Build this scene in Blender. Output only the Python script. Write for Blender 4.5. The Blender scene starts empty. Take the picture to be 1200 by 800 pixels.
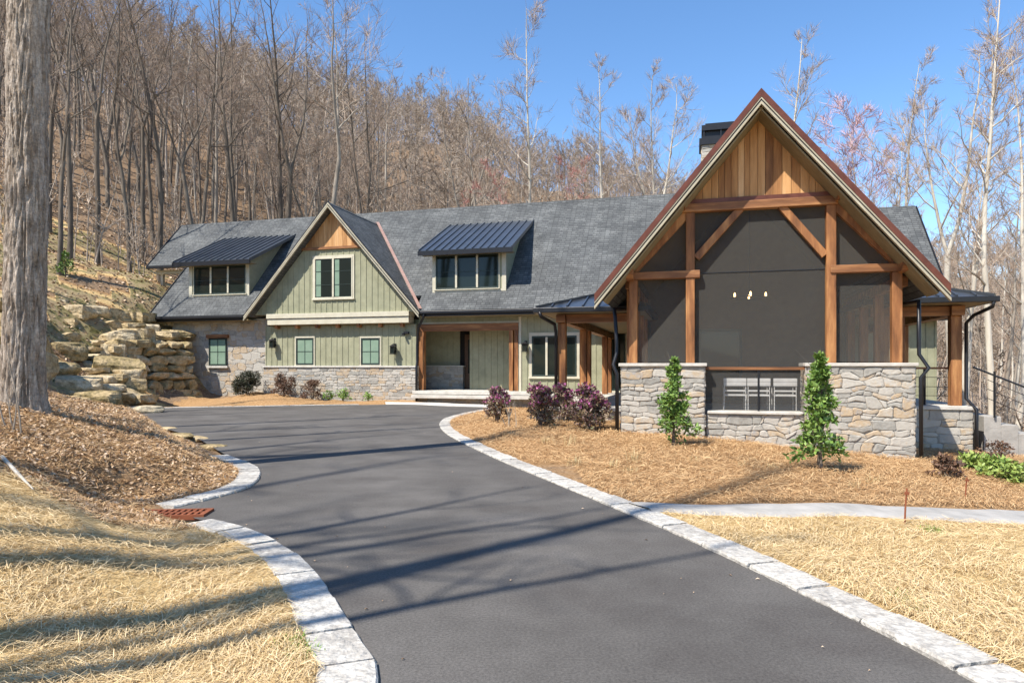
import bpy, math, random
import numpy as np
from mathutils import Vector, Matrix, noise
random.seed(7)
R = math.radians
C = bpy.context.scene.collection
TH = R(15.0); CT, ST = math.cos(TH), math.sin(TH)
F = 800.0; HZ = 430.0            # surveyed focal length and eye level of the site sketch (1200 x 800)

# ---------------------------------------------------------------- survey helpers
def h2w(u, v, z=0.0): return Vector((u*CT+v*ST, -u*ST+v*CT, z))
def uz(px, py, v):                # point of the facade plane v
    a = (px-600)/F; Y = v/(a*ST+CT)
    return Y*(a*CT-ST), (HZ-py)/F*Y
def at(px, py, Y): return Vector(((px-600)/F*Y, Y, (HZ-py)/F*Y))
def gxy(px, py, z=-1.6):
    Y = z*F/(HZ-py); return ((px-600)/F*Y, Y)

# ---------------------------------------------------------------- tags
def tag(o, label=None, cat=None, group=None, kind=None):
    if label: o['label'] = label
    if cat: o['category'] = cat
    if group: o['group'] = group
    if kind: o['kind'] = kind
    return o
def empty(name, loc=(0,0,0), rz=0.0, label=None, cat=None, group=None):
    o = bpy.data.objects.new(name, None); C.objects.link(o)
    o.location = loc; o.rotation_euler = (0,0,rz); o.empty_display_size = .3
    return tag(o, label, cat, group)

# ---------------------------------------------------------------- mesh builder
def np_mesh(name, V, Fc, nper, tone=None, smooth=False):
    me = bpy.data.meshes.new(name)
    V = np.asarray(V, np.float32); Fc = np.asarray(Fc, np.int32)
    me.vertices.add(len(V)); me.vertices.foreach_set('co', V.ravel())
    n = len(Fc)
    me.loops.add(n*nper); me.loops.foreach_set('vertex_index', Fc.ravel())
    me.polygons.add(n)
    me.polygons.foreach_set('loop_start', np.arange(n, dtype=np.int32)*nper)
    me.update(calc_edges=True)
    if tone is not None:
        at_ = me.attributes.new('tone', 'FLOAT', 'FACE'); at_.data.foreach_set('value', np.asarray(tone, np.float32))
    if smooth: me.polygons.foreach_set('use_smooth', np.ones(n, bool))
    me.validate()
    return me
class MB:
    def __init__(s): s.v = []; s.f = []; s.t = []
    def add(s, vs, fs, tone=0.5):
        b = len(s.v); s.v += [tuple(p) for p in vs]
        for f in fs: s.f.append([i+b for i in f]); s.t.append(tone)
    def box(s, x0, x1, y0, y1, z0, z1, tone=.5):
        if x0 > x1: x0, x1 = x1, x0
        if y0 > y1: y0, y1 = y1, y0
        if z0 > z1: z0, z1 = z1, z0
        s.add([(x0,y0,z0),(x1,y0,z0),(x1,y1,z0),(x0,y1,z0),(x0,y0,z1),(x1,y0,z1),(x1,y1,z1),(x0,y1,z1)],
              [(0,3,2,1),(4,5,6,7),(0,1,5,4),(1,2,6,5),(2,3,7,6),(3,0,4,7)], tone); return s
    def beam(s, p, q, w, h, up=(0,0,1), tone=.5):
        p, q = Vector(p), Vector(q); d = (q-p).normalized(); up = Vector(up)
        side = d.cross(up).normalized(); up = side.cross(d).normalized()
        vs = []
        for c in (p, q):
            for a, b in ((-1,-1),(1,-1),(1,1),(-1,1)): vs.append(c+side*a*w/2+up*b*h/2)
        s.add(vs, [(0,3,2,1),(4,5,6,7),(0,1,5,4),(1,2,6,5),(2,3,7,6),(3,0,4,7)], tone); return s
    def prism(s, poly, ext, tone=.5):
        n = len(poly); e = Vector(ext); a = [Vector(p) for p in poly]; b = [p+e for p in a]
        nrm = Vector((0,0,0))
        for i in range(n): nrm += a[i].cross(a[(i+1)%n])
        flip = nrm.dot(e) > 0
        fs = [list(range(n)) if not flip else list(range(n))[::-1], [i+n for i in (range(n) if flip else range(n-1,-1,-1))]]
        for i in range(n):
            j = (i+1) % n
            fs.append((i,j,j+n,i+n) if flip else (j,i,i+n,j+n))
        s.add(a+b, fs, tone); return s
    def tube(s, pts, rad, n=8, tone=.5, cap=True):
        pts = [Vector(p) for p in pts]
        if not hasattr(rad, '__len__'): rad = [rad]*len(pts)
        vs = []; up0 = None
        for i, p in enumerate(pts):
            d = (pts[min(i+1,len(pts)-1)]-pts[max(i-1,0)]).normalized()
            ref = Vector((1,0,0)) if abs(d.x) < .8 else Vector((0,1,0))
            if up0 is None: up0 = ref
            sd = d.cross(up0)
            if sd.length < .05: sd = d.cross(ref)
            sd.normalize(); up = sd.cross(d).normalized(); up0 = up
            for k in range(n):
                an = 2*math.pi*k/n; vs.append(p+(sd*math.cos(an)+up*math.sin(an))*rad[i])
        fs = []
        for i in range(len(pts)-1):
            for k in range(n):
                k2 = (k+1) % n; fs.append((i*n+k, i*n+k2, (i+1)*n+k2, (i+1)*n+k))
        if cap: fs.append(list(range(n))[::-1]); fs.append([(len(pts)-1)*n+k for k in range(n)])
        s.add(vs, fs, tone); return s
    def build(s, name, mat, parent=None, smooth=False, label=None, bevel=0, off=None):
        me = bpy.data.meshes.new(name)
        o3 = Vector(off) if off is not None else (Vector(parent['base']) if parent is not None and 'base' in parent else Vector((0,0,0)))
        me.from_pydata([(p[0]-o3.x, p[1]-o3.y, p[2]-o3.z) for p in s.v], [], s.f)
        at_ = me.attributes.new('tone', 'FLOAT', 'FACE'); at_.data.foreach_set('value', np.asarray(s.t, np.float32))
        if smooth: me.polygons.foreach_set('use_smooth', np.ones(len(me.polygons), bool))
        me.update(); me.materials.append(mat)
        o = bpy.data.objects.new(name, me); C.objects.link(o)
        if parent is not None:
            o.parent = parent
            if parent is not None and 'base' in parent: o['base'] = list(o3)
        if bevel:
            m = o.modifiers.new('bevel', 'BEVEL'); m.width = bevel; m.segments = 2; m.limit_method = 'ANGLE'
        if label: o['label'] = label
        return o

# ---------------------------------------------------------------- materials
def M(name, cols, scale=4, detail=8, rough=.8, bump=.25, bscale=None, stretch=(1,1,1), tone=0.0, metal=0, spec=.3, lo=.3, hi=.7, bdist=.02):
    m = bpy.data.materials.new(name); m.use_nodes = True; nt = m.node_tree; N = nt.nodes; L = nt.links
    b = N['Principled BSDF']; b.inputs['Roughness'].default_value = rough; b.inputs['Metallic'].default_value = metal
    b.inputs['Specular IOR Level'].default_value = spec
    tc = N.new('ShaderNodeTexCoord'); mp = N.new('ShaderNodeMapping'); mp.inputs['Scale'].default_value = stretch
    L.new(tc.outputs['Object'], mp.inputs['Vector'])
    n1 = N.new('ShaderNodeTexNoise'); n1.inputs['Scale'].default_value = scale; n1.inputs['Detail'].default_value = detail; n1.inputs['Roughness'].default_value = .62
    L.new(mp.outputs[0], n1.inputs['Vector'])
    mr = N.new('ShaderNodeMapRange'); mr.inputs['From Min'].default_value = lo; mr.inputs['From Max'].default_value = hi
    L.new(n1.outputs[0], mr.inputs['Value']); fac = mr.outputs[0]
    if tone:
        a = N.new('ShaderNodeAttribute'); a.attribute_name = 'tone'
        mx = N.new('ShaderNodeMix'); mx.inputs[0].default_value = tone
        L.new(fac, mx.inputs[2]); L.new(a.outputs['Fac'], mx.inputs[3]); fac = mx.outputs[0]
    r = N.new('ShaderNodeValToRGB'); els = r.color_ramp.elements
    while len(els) < len(cols): els.new(.5)
    for i, c in enumerate(cols):
        els[i].position = i/max(1, len(cols)-1); els[i].color = (*c, 1)
    L.new(fac, r.inputs[0]); L.new(r.outputs[0], b.inputs['Base Color'])
    if bump:
        n2 = N.new('ShaderNodeTexNoise'); n2.inputs['Scale'].default_value = bscale or scale*4; n2.inputs['Detail'].default_value = 6
        L.new(mp.outputs[0], n2.inputs['Vector'])
        bp = N.new('ShaderNodeBump'); bp.inputs['Strength'].default_value = bump; bp.inputs['Distance'].default_value = bdist
        L.new(n2.outputs[0], bp.inputs['Height']); L.new(bp.outputs[0], b.inputs['Normal'])
    return m
def flat(name, col, rough=.6, metal=0, spec=.3): return M(name, [tuple(c*.85 for c in col), tuple(min(1, c*1.12) for c in col)], 6, 5, rough, .1, 40, metal=metal, spec=spec)
def shingle(name, axis):          # asphalt shingles: axis 'x' courses run along x, 'y' along y
    m = M(name, [(.072,.075,.075),(.098,.101,.100),(.132,.135,.132)], 1.2, 8, .85, 0)
    nt = m.node_tree; N = nt.nodes; L = nt.links; b = N['Principled BSDF']; tc = [n for n in N if n.type == 'TEX_COORD'][0]
    sp = N.new('ShaderNodeSeparateXYZ'); L.new(tc.outputs['Object'], sp.inputs[0])
    cb = N.new('ShaderNodeCombineXYZ'); L.new(sp.outputs['X' if axis == 'x' else 'Y'], cb.inputs[0]); L.new(sp.outputs['Z'], cb.inputs[1])
    br = N.new('ShaderNodeTexBrick'); br.inputs['Scale'].default_value = 1; br.inputs['Brick Width'].default_value = .20; br.inputs['Row Height'].default_value = .105
    br.inputs['Mortar Size'].default_value = .010; br.inputs['Color1'].default_value = (.74,.75,.76,1); br.inputs['Color2'].default_value = (1.22,1.22,1.20,1); br.inputs['Mortar'].default_value = (.45,.45,.45,1)
    br.offset = .37; br.squash = 1.3
    L.new(cb.outputs[0], br.inputs['Vector'])
    ramp = [n for n in N if n.type == 'VALTORGB'][0]
    mx = N.new('ShaderNodeMix'); mx.data_type = 'RGBA'; mx.blend_type = 'MULTIPLY'; mx.inputs[0].default_value = .95
    L.new(ramp.outputs[0], mx.inputs[6]); L.new(br.outputs[0], mx.inputs[7]); L.new(mx.outputs[2], b.inputs['Base Color'])
    bp = N.new('ShaderNodeBump'); bp.inputs['Strength'].default_value = .8; bp.inputs['Distance'].default_value = .02
    L.new(br.outputs[0], bp.inputs['Height']); L.new(bp.outputs[0], b.inputs['Normal'])
    return m
MT = {}
MT['shx'] = shingle('shingles_main', 'x'); MT['shy'] = shingle('shingles_gable', 'y')
MT['siding'] = M('sage_siding', [(.235,.235,.15),(.285,.28,.18),(.325,.318,.21)], 1.1, 6, .65, .08, 30, tone=.25)
MT['trim'] = M('cream_trim', [(.46,.42,.31),(.56,.52,.40)], 3, 6, .55, .08, 30)
MT['timber'] = M('stained_timber', [(.09,.036,.015),(.26,.11,.04),(.50,.25,.095)], 3.2, 10, .55, .5, 12, stretch=(1.6,1.6,.25), bdist=.01)
MT['timberh'] = M('stained_timber_beam', [(.085,.036,.016),(.22,.095,.038),(.42,.21,.085)], 3.2, 10, .55, .5, 12, stretch=(.25,1.6,2.2), bdist=.01)
MT['boards'] = M('reclaimed_boards', [(.13,.055,.020),(.31,.145,.05),(.52,.28,.11),(.66,.42,.22)], 4, 10, .6, .5, 12, stretch=(2.5,1.5,.25), tone=.6, bdist=.01)
MT['barge'] = M('tan_bargeboard', [(.30,.265,.19),(.42,.38,.28)], 3, 6, .6, .1, 30)
MT['soffit'] = M('soffit_boards', [(.20,.16,.09),(.27,.22,.13)], 3, 6, .7, .1)
MT['copper'] = M('brown_drip_edge', [(.10,.034,.022),(.17,.058,.036)], 4, 6, .4, .05, metal=.35)
MT['copperp'] = M('valley_copper', [(.42,.24,.18),(.55,.36,.29)], 4, 6, .45, .05, metal=.3)
MT['metal'] = M('standing_seam_metal', [(.078,.087,.10),(.11,.122,.138)], 1.5, 5, .30, .03, metal=.6, spec=.6)
MT['black'] = flat('black_metal', (.018,.018,.02), .4, .4, .5)
MT['wframe'] = flat('dark_green_window_frame', (.03,.045,.038), .45)
MT['stone'] = M('fieldstone', [(.20,.185,.16),(.30,.285,.25),(.38,.35,.30),(.43,.40,.345),(.40,.30,.19),(.28,.30,.315)], 7, 10, .85, 1.0, 16, tone=.72, bdist=.012)
MT['mortar'] = M('mortar', [(.26,.24,.21),(.38,.35,.30)], 12, 6, .95, .5)
MT['cap'] = M('cut_stone_cap', [(.40,.37,.32),(.56,.53,.47)], 4, 8, .8, .4)
MT['boulder'] = M('quarry_boulder', [(.095,.075,.035),(.25,.19,.085),(.44,.33,.18),(.54,.44,.29),(.30,.27,.19)], 2.2, 12, .9, 1.0, 5, tone=.42, bdist=.09, lo=.25, hi=.75)
MT['kerb'] = M('pale_kerb_stone', [(.24,.22,.195),(.45,.42,.37),(.60,.57,.51)], 11, 12, .88, 1.0, 18, tone=.3, bdist=.03)
MT['slab'] = M('flagstone', [(.20,.19,.17),(.33,.31,.28),(.44,.41,.37)], 3, 10, .85, .6, 12, tone=.5)
MT['rust'] = flat('rusty_iron', (.26,.085,.04), .8, .2)
MT['dark'] = flat('dark_interior', (.015,.014,.013), .9)
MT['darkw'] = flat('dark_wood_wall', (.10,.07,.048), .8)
MT['white'] = flat('off_white_strap', (.72,.70,.66), .6)
MT['curtain'] = M('pale_blind', [(.16,.24,.17),(.22,.30,.22)], 2, 4, .9, 0)
MT['mirr'] = flat('door_wood', (.10,.05,.025), .5)
def bark(name, cols, sc=5, bump=.6, tone=.3): return M(name, cols, sc, 9, .92, bump, sc*2.2, stretch=(1,1,.2), tone=tone, bdist=.05)
MT['barkbig'] = bark('furrowed_bark', [(.085,.06,.042),(.26,.205,.155),(.43,.365,.30),(.52,.46,.39)], 15, 1.0)
MT['bark'] = bark('grey_brown_bark', [(.13,.11,.085),(.27,.23,.185),(.42,.37,.30)], 4)
MT['barkd'] = bark('dark_bark', [(.06,.046,.036),(.13,.105,.08),(.24,.20,.155)], 4)
MT['barkw'] = bark('pale_bark', [(.22,.19,.145),(.48,.43,.35),(.64,.59,.50)], 3)
MT['twig'] = M('fine_twigs', [(.30,.225,.165),(.43,.33,.25)], 1, 3, .9, 0)
MT['twigd'] = M('dark_twigs', [(.22,.16,.12),(.34,.255,.19)], 1, 3, .9, 0)
MT['twigr'] = M('red_budded_twigs', [(.36,.15,.12),(.46,.23,.19)], 1, 3, .9, 0)
MT['pinkbud'] = M('pink_buds', [(.40,.24,.24),(.54,.37,.38)], 1, 3, .9, 0)
MT['wood'] = M('far_wood', [(.19,.145,.105),(.31,.245,.185),(.41,.33,.26),(.48,.40,.32)], .05, 4, .95, 0, tone=.75)
def leafm(name, cols, spec=.4):
    m = M(name, cols, 3, 4, .5, 0, tone=.75, spec=spec)
    return m
MT['leaf'] = leafm('broadleaf_evergreen', [(.05,.10,.018),(.13,.22,.04),(.26,.36,.085)])
MT['leafd'] = leafm('dark_shrub_leaf', [(.016,.02,.012),(.04,.048,.024),(.085,.07,.04)])
MT['leafbr'] = leafm('bronze_shrub_leaf', [(.06,.032,.02),(.14,.075,.045),(.20,.12,.07)])
MT['leafl'] = leafm('fresh_green_leaf', [(.10,.20,.02),(.20,.34,.05),(.30,.42,.10)])
MT['leafy'] = leafm('yellow_green_leaf', [(.10,.17,.03),(.22,.30,.06),(.36,.40,.12)])
MT['magenta'] = leafm('magenta_foliage', [(.14,.03,.075),(.29,.06,.16),(.42,.12,.28)])
MT['mauve'] = leafm('dusky_shrub_leaf', [(.06,.03,.035),(.15,.085,.07),(.24,.17,.10),(.13,.15,.06)])
MT['drygrass'] = leafm('dry_grass', [(.42,.32,.15),(.60,.49,.27)])
MT['deadleaf'] = M('dead_leaves', [(.17,.105,.06),(.35,.235,.14),(.50,.36,.235),(.62,.48,.34)], 2, 3, .9, 0, tone=.9)
MT['straw'] = M('loose_straw', [(.36,.235,.095),(.63,.46,.235),(.84,.67,.41)], 2, 3, .75, 0, tone=.9)
MT['pinestraw'] = M('pine_straw', [(.27,.145,.06),(.48,.29,.135),(.70,.49,.26)], 2, 3, .85, 0, tone=.9)
MT['asphalt'] = M('asphalt', [(.078,.070,.063),(.098,.090,.081),(.122,.112,.101)], 1.0, 14, .86, .7, 190, lo=.33, hi=.67, bdist=.006, spec=.25)
def _grain(m, scale, lo, hi, nm='Principled BSDF'):
    nt = m.node_tree; N = nt.nodes; L = nt.links; b = N[nm]; src = b.inputs['Base Color'].links[0].from_socket; tc = [n for n in N if n.type == 'TEX_COORD'][0]
    n = N.new('ShaderNodeTexNoise'); n.inputs['Scale'].default_value = scale; n.inputs['Detail'].default_value = 3; n.inputs['Roughness'].default_value = .8; L.new(tc.outputs['Object'], n.inputs['Vector'])
    r = N.new('ShaderNodeMapRange'); r.inputs['From Min'].default_value = .35; r.inputs['From Max'].default_value = .65; r.inputs['To Min'].default_value = lo; r.inputs['To Max'].default_value = hi; L.new(n.outputs[0], r.inputs[0])
    x = N.new('ShaderNodeMix'); x.data_type = 'RGBA'; x.blend_type = 'MULTIPLY'; x.inputs[0].default_value = 1; L.new(src, x.inputs[6]); L.new(r.outputs[0], x.inputs[7]); L.new(x.outputs[2], b.inputs['Base Color'])
_grain(MT['barkbig'], 22, .62, 1.2); _grain(MT['siding'], 2.2, .92, 1.06); _grain(MT['asphalt'], 55, .72, 1.30); _grain(MT['asphalt'], .35, .90, 1.10); _grain(MT['kerb'], 30, .75, 1.12); _grain(MT['boulder'], 9, .65, 1.2); _grain(MT['shx'], .5, .86, 1.12)
def glass():
    m = bpy.data.materials.new('window_glass'); m.use_nodes = True; b = m.node_tree.nodes['Principled BSDF']
    b.inputs['Base Color'].default_value = (.012,.018,.016,1); b.inputs['Roughness'].default_value = .04; b.inputs['Specular IOR Level'].default_value = .28
    N = m.node_tree.nodes; L = m.node_tree.links
    n = N.new('ShaderNodeTexNoise'); n.inputs['Scale'].default_value = 1.2; bp = N.new('ShaderNodeBump'); bp.inputs['Strength'].default_value = .05
    L.new(n.outputs[0], bp.inputs['Height']); L.new(bp.outputs[0], b.inputs['Normal'])
    return m
MT['glass'] = glass()
def screenmat():
    m = bpy.data.materials.new('insect_screen'); m.use_nodes = True; nt = m.node_tree; N = nt.nodes; L = nt.links
    out = N['Material Output']; N.remove(N['Principled BSDF'])
    d = N.new('ShaderNodeBsdfDiffuse'); d.inputs[0].default_value = (.145,.14,.128,1)
    t = N.new('ShaderNodeBsdfTransparent'); mx = N.new('ShaderNodeMixShader')
    no = N.new('ShaderNodeTexNoise'); no.inputs['Scale'].default_value = .8; tc = N.new('ShaderNodeTexCoord'); L.new(tc.outputs['Object'], no.inputs['Vector'])
    mr = N.new('ShaderNodeMapRange'); mr.inputs['To Min'].default_value = .27; mr.inputs['To Max'].default_value = .36; L.new(no.outputs[0], mr.inputs[0])
    L.new(mr.outputs[0], mx.inputs[0]); L.new(t.outputs[0], mx.inputs[1]); L.new(d.outputs[0], mx.inputs[2]); L.new(mx.outputs[0], out.inputs[0])
    return m
MT['screen'] = screenmat()
def bulbmat():
    m = bpy.data.materials.new('lit_bulb'); m.use_nodes = True; b = m.node_tree.nodes['Principled BSDF']
    b.inputs['Emission Color'].default_value = (1,.62,.25,1); b.inputs['Emission Strength'].default_value = 4.5; return m
MT['bulb'] = bulbmat()
# ---------------------------------------------------------------- the site: driveway outline and terrain
def crom(P, n=6, closed=False):
    P = [np.array(p, float) for p in P]; out = []
    m = len(P)
    for i in range(m if closed else m-1):
        p1, p2 = P[i], P[(i+1) % m]; p0 = P[i-1] if (closed or i) else p1; p3 = P[(i+2) % m] if (closed or i+2 < m) else p2
        for k in range(n):
            t = k/n; out.append(.5*((2*p1)+(-p0+p2)*t+(2*p0-5*p1+4*p2-p3)*t*t+(-p0+3*p1-3*p2+p3)*t**3))
    if not closed: out.append(P[-1])
    return [tuple(p) for p in out]
right_edge = crom([(5.2,-16),(3.6,-6),(2.9,-1),(2.55,2),(2.36,3.46),(2.07,4.74),(1.61,6.43),(1.16,7.76),(.485,9.7),(-.14,11.5),(-.98,14.2),(-1.62,16.6),(-2.02,19.1),(-2.05,21.3),(-1.60,23.7),(-1.0,25.6)])
far_edge = crom([(-1.0,27.3),(-2.8,28.2),(-4.5,29.3),(-6.5,29.0),(-10.4,27.9),(-14.2,26.6)])
left2 = crom([(-13.7,23.2),(-12.1,21.3),(-9.4,18.2),(-7.2,15.5),(-5.25,12.5),(-4.15,11.0),(-3.68,9.95),(-3.50,9.05),(-3.62,8.35),(-3.85,7.75)])
left1 = crom([(-3.35,7.22),(-2.62,6.70),(-2.06,6.1),(-1.58,5.38),(-1.12,4.45),(-.85,3.88),(-.69,3.46),(-.55,2),(-.4,-2),(.6,-8),(2,-16)])
drive_poly = np.array(right_edge+far_edge+left2+left1)
def sdist(P, Q):                  # signed distance of points P (n,2) to polygon Q, positive outside
    d2 = np.full(len(P), 1e18); ins = np.zeros(len(P), bool); x, y = P[:,0], P[:,1]
    for i in range(len(Q)):
        a, b = Q[i], Q[(i+1) % len(Q)]; e = b-a; w = P-a
        t = np.clip((w@e)/max(1e-12, e@e), 0, 1); d2 = np.minimum(d2, ((w-t[:,None]*e)**2).sum(1))
        c = ((a[1] > y) != (b[1] > y)); 
        with np.errstate(divide='ignore', invalid='ignore'):
            xi = (b[0]-a[0])*(y-a[1])/(b[1]-a[1]+1e-15)+a[0]
        ins ^= c & (x < xi)
    d = np.sqrt(d2); return np.where(ins, -d, d)
CP = []
def cp(x, y, z): CP.append((x, y, z))
def cpp(px, Y, z): CP.append(((px-600)/F*Y, Y, z))
# bank on the left of the drive
for x, y, z in [(-2.8,3.7,-1.50),(-3.6,4.76,-1.28),(-4.6,6.15,-1.08),(-6,8,-.72),(-6.9,9.6,-.58),(-7.2,12,-.85),(-5.6,11,-1.15),(-5.2,9.2,-1.12),(-4.2,7.6,-1.42),(-2.6,5.4,-1.56),
                (-10,8,-.1),(-10,13,-.3),(-9.4,16,-1.05),(-13,16,-1.0),(-13,9,.5),(-9,3,0),(-5,1,-1.2),(-14,0,1.2),(-4,-8,-1.4),(-12,-12,1),(-30,-5,6),(-25,10,5),
                (-14.6,25.5,-1.55),(-15.3,28.5,-1.5),(-13.5,29.6,-1.5),(-15.3,30.3,-1.5),(-14.5,32.2,-1.48),(-13.2,33.2,-1.48),(-14.9,33.4,-1.45),(-11,32.3,-1.5),(-10,30.2,-1.5),(-7,31,-1.52),(-4,30,-1.55),
                (-15.5,21,-1.3),(-18.6,26.5,1.2),(-19.5,30,2.0),(-18.4,33.5,2.3),(-18.5,36.5,3.7),(-19,22,1.3),(-24,27,4.2),(-23,35,5.4),(-27,20,6),
                # right of the drive
                (2.45,15.0,-1.47),(5.2,14.3,-1.68),(7.97,13.6,-1.86),(11,16.6,-2.08),(.6,14.5,-1.48),(0,18,-1.42),(1.5,20,-1.42),(0,24,-1.5),(1.5,11.5,-1.52),(3.5,10,-1.58),
                (6,10.5,-1.75),(9,12,-1.9),(12.5,13,-2.1),(2.4,8,-1.64),(4.5,8,-1.72),(7,8.3,-1.86),(10,9,-2.0),(4,5,-1.64),(6,5,-1.72),(8,5,-1.8),(3.4,3,-1.58),(5,0,-1.6),(12,2,-2),(4,-8,-1.5),
                (14,17,-2.7),(18,14,-2.9),(18,24,-3.6),(25,10,-3.6),(14,28,-3.2),(22,33,-4.5),(40,30,-6),(30,-5,-3)]: cp(x, y, z)
for px, L_ in {-900:[(30,11),(60,26),(100,44)], -300:[(22,6),(35,13),(60,28),(100,50),(150,72)], 60:[(38,6.2),(46,10.5),(62,20),(95,38),(135,56),(190,76)], 180:[(40,4.6),(50,8.5),(70,19),(100,35),(140,52),(190,72)],
              300:[(46,2.6),(60,8),(90,25),(130,45),(180,66)], 420:[(48,1.2),(65,5),(95,20),(140,43),(185,61)], 520:[(50,0.2),(70,4),(110,24),(160,48),(190,62)], 620:[(45,-1),(70,2),(110,15),(160,37),(195,51)],
              700:[(45,-1.5),(80,1),(120,13),(165,34),(200,50)], 780:[(45,-2),(90,1),(140,18),(195,42)], 860:[(50,-3),(100,-1),(150,14),(210,37)], 1000:[(50,-4),(100,-5),(150,8),(230,30)], 1200:[(60,-7),(110,-7),(160,7),(230,29)],
              1500:[(60,-9),(120,-8),(180,5),(240,20)], 2200:[(60,-12),(120,-8)]}.items():
    for Y, z in L_: cpp(px, Y, z)
cp(0,-60,-3); cp(-80,-60,20); cp(80,-60,-8); cp(0,300,55); cp(-200,300,95); cp(200,320,36); cp(-200,60,85); cp(200,100,-5)
CP = np.array(CP); _c = 1.2
_D = np.sqrt(((CP[:,None,:2]-CP[None,:,:2])**2).sum(2)+_c*_c)
_n = len(CP); _A = np.zeros((_n+3, _n+3)); _A[:_n,:_n] = -_D + np.eye(_n)*.02; _A[:_n,_n] = 1; _A[:_n,_n+1:] = CP[:,:2]; _A[_n:,:_n] = _A[:_n,_n:].T
_W = np.linalg.solve(_A, np.concatenate([CP[:,2], np.zeros(3)]))
def sstep(x): x = np.clip(x, 0, 1); return x*x*(3-2*x)
_rg = np.random.default_rng(3)
_wv = [(_rg.normal(0,1,2)*f, _rg.uniform(0,6.28), a) for f, a in [(.25,.10)]*5+[(.7,.05)]*5+[(2.2,.018)]*6+[(6.5,.008)]*6]
def height(x, y):
    x = np.atleast_1d(np.asarray(x, float)); y = np.atleast_1d(np.asarray(y, float)); z = np.empty(len(x))
    for s in range(0, len(x), 20000):
        xs, ys = x[s:s+20000], y[s:s+20000]
        d = np.sqrt((xs[:,None]-CP[:,0])**2+(ys[:,None]-CP[:,1])**2+_c*_c)
        z[s:s+20000] = -d@_W[:_n]+_W[_n]+_W[_n+1]*xs+_W[_n+2]*ys
    r = np.hypot(x, y); w = np.zeros(len(x))
    for k, ph, a in _wv: w += a*np.sin(k[0]*x+k[1]*y+ph)
    z += w*np.clip(.25+r/60, .25, 2.2)*np.where((x > -16) & (r < 32), .5, 1)
    # scoured hollow behind the drain
    dd = ((x+4.35)/.55)**2+((y-8.15)/.42)**2; z -= .30*np.exp(-dd**1.5)
    # house pad
    u = x*CT-y*ST; v = x*ST+y*CT
    din = np.minimum(np.minimum(u+25.6, 9.4-u), np.minimum(v-29.0, 38.5-v))
    z = np.where(din > 0, z+(np.minimum(z, -1.7)-z)*sstep(din/.7), z)
    din = np.minimum(np.minimum(u+1.4, 4.1-u), v-15.3); z = np.where((din > 0) & (v < 30), z+(np.minimum(z, -1.9)-z)*sstep(din/.3), z)
    far = r > 34; d = np.full(len(x), 99.); nf = ~far
    if nf.any(): d[nf] = sdist(np.stack([x[nf], y[nf]], 1), drive_poly)
    out = -1.575+(z+1.575)*sstep((d-.28)/1.1)
    z2 = np.where(d > .28, out, -1.68+.105*sstep((d-.02)/.24))
    return np.where(far, z, z2)
def hz(x, y): return float(height([x],[y])[0])

# ground sheet: rings round the viewer out to the hills
radii = [0.6]
while radii[-1] < 620: radii.append(radii[-1]*(1.018 if radii[-1] < 60 else 1.035))
radii = np.array(radii); aF = np.linspace(-R(47), R(47), 560); aB = np.linspace(R(47), R(313), 170)[1:-1]; ang = np.concatenate([aF, aB])
AA, RR = np.meshgrid(ang, radii); GX = (RR*np.sin(AA)).ravel(); GY = (RR*np.cos(AA)).ravel(); GZ = height(GX, GY)
na, nr = len(ang), len(radii); ii, jj = np.meshgrid(np.arange(nr-1), np.arange(na), indexing='ij'); j2 = (jj+1) % na
quads = np.stack([ii*na+jj, ii*na+j2, (ii+1)*na+j2, (ii+1)*na+jj], -1).reshape(-1,4)[:, ::-1]
me = np_mesh('ground', np.stack([GX, GY, GZ], 1), quads, 4, smooth=True)
# what covers the ground where: 0 leaf litter, .33 pine straw, .66 pale straw, 1 moss and grass
def cover(x, y):
    r = np.hypot(x, y); c = np.zeros(len(x))
    rightp = (x > np.interp(y, [-16,3,6,8,12,16,20,26], [3,2.2,1.5,1.0,-.4,-1.6,-2.2,-1.2])) & (y < 30) & (x < 40)
    pathy = np.interp(x, [1,4,7,10], [7.55,7.45,7.6,8.4])
    c = np.where(rightp, .33, c); c = np.where(rightp & (y < pathy+.1), .66, c)
    lft = (x < 1) & (y < 11) & (x > -16)
    e = y-(6.9+.12*(x+4)+.25*np.sin(x*2.1)); c = np.where(lft, .20+.46*sstep((-e+.2)/.9), c)
    c = np.where((y > 26) & (y < 33) & (x > -15.2) & (x < 0), .30, c)
    g = (x < -15) & (y > 24) & (y < 46); c = np.where(g, np.where(np.sin(x*.9+y*.5)*np.sin(y*.7-x*.3)+.5*np.sin(x*2.3-y*1.9) > .45, .05, .93), c)
    return c
att = me.attributes.new('cover', 'FLOAT', 'POINT'); att.data.foreach_set('value', cover(GX, GY).astype(np.float32))
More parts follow.
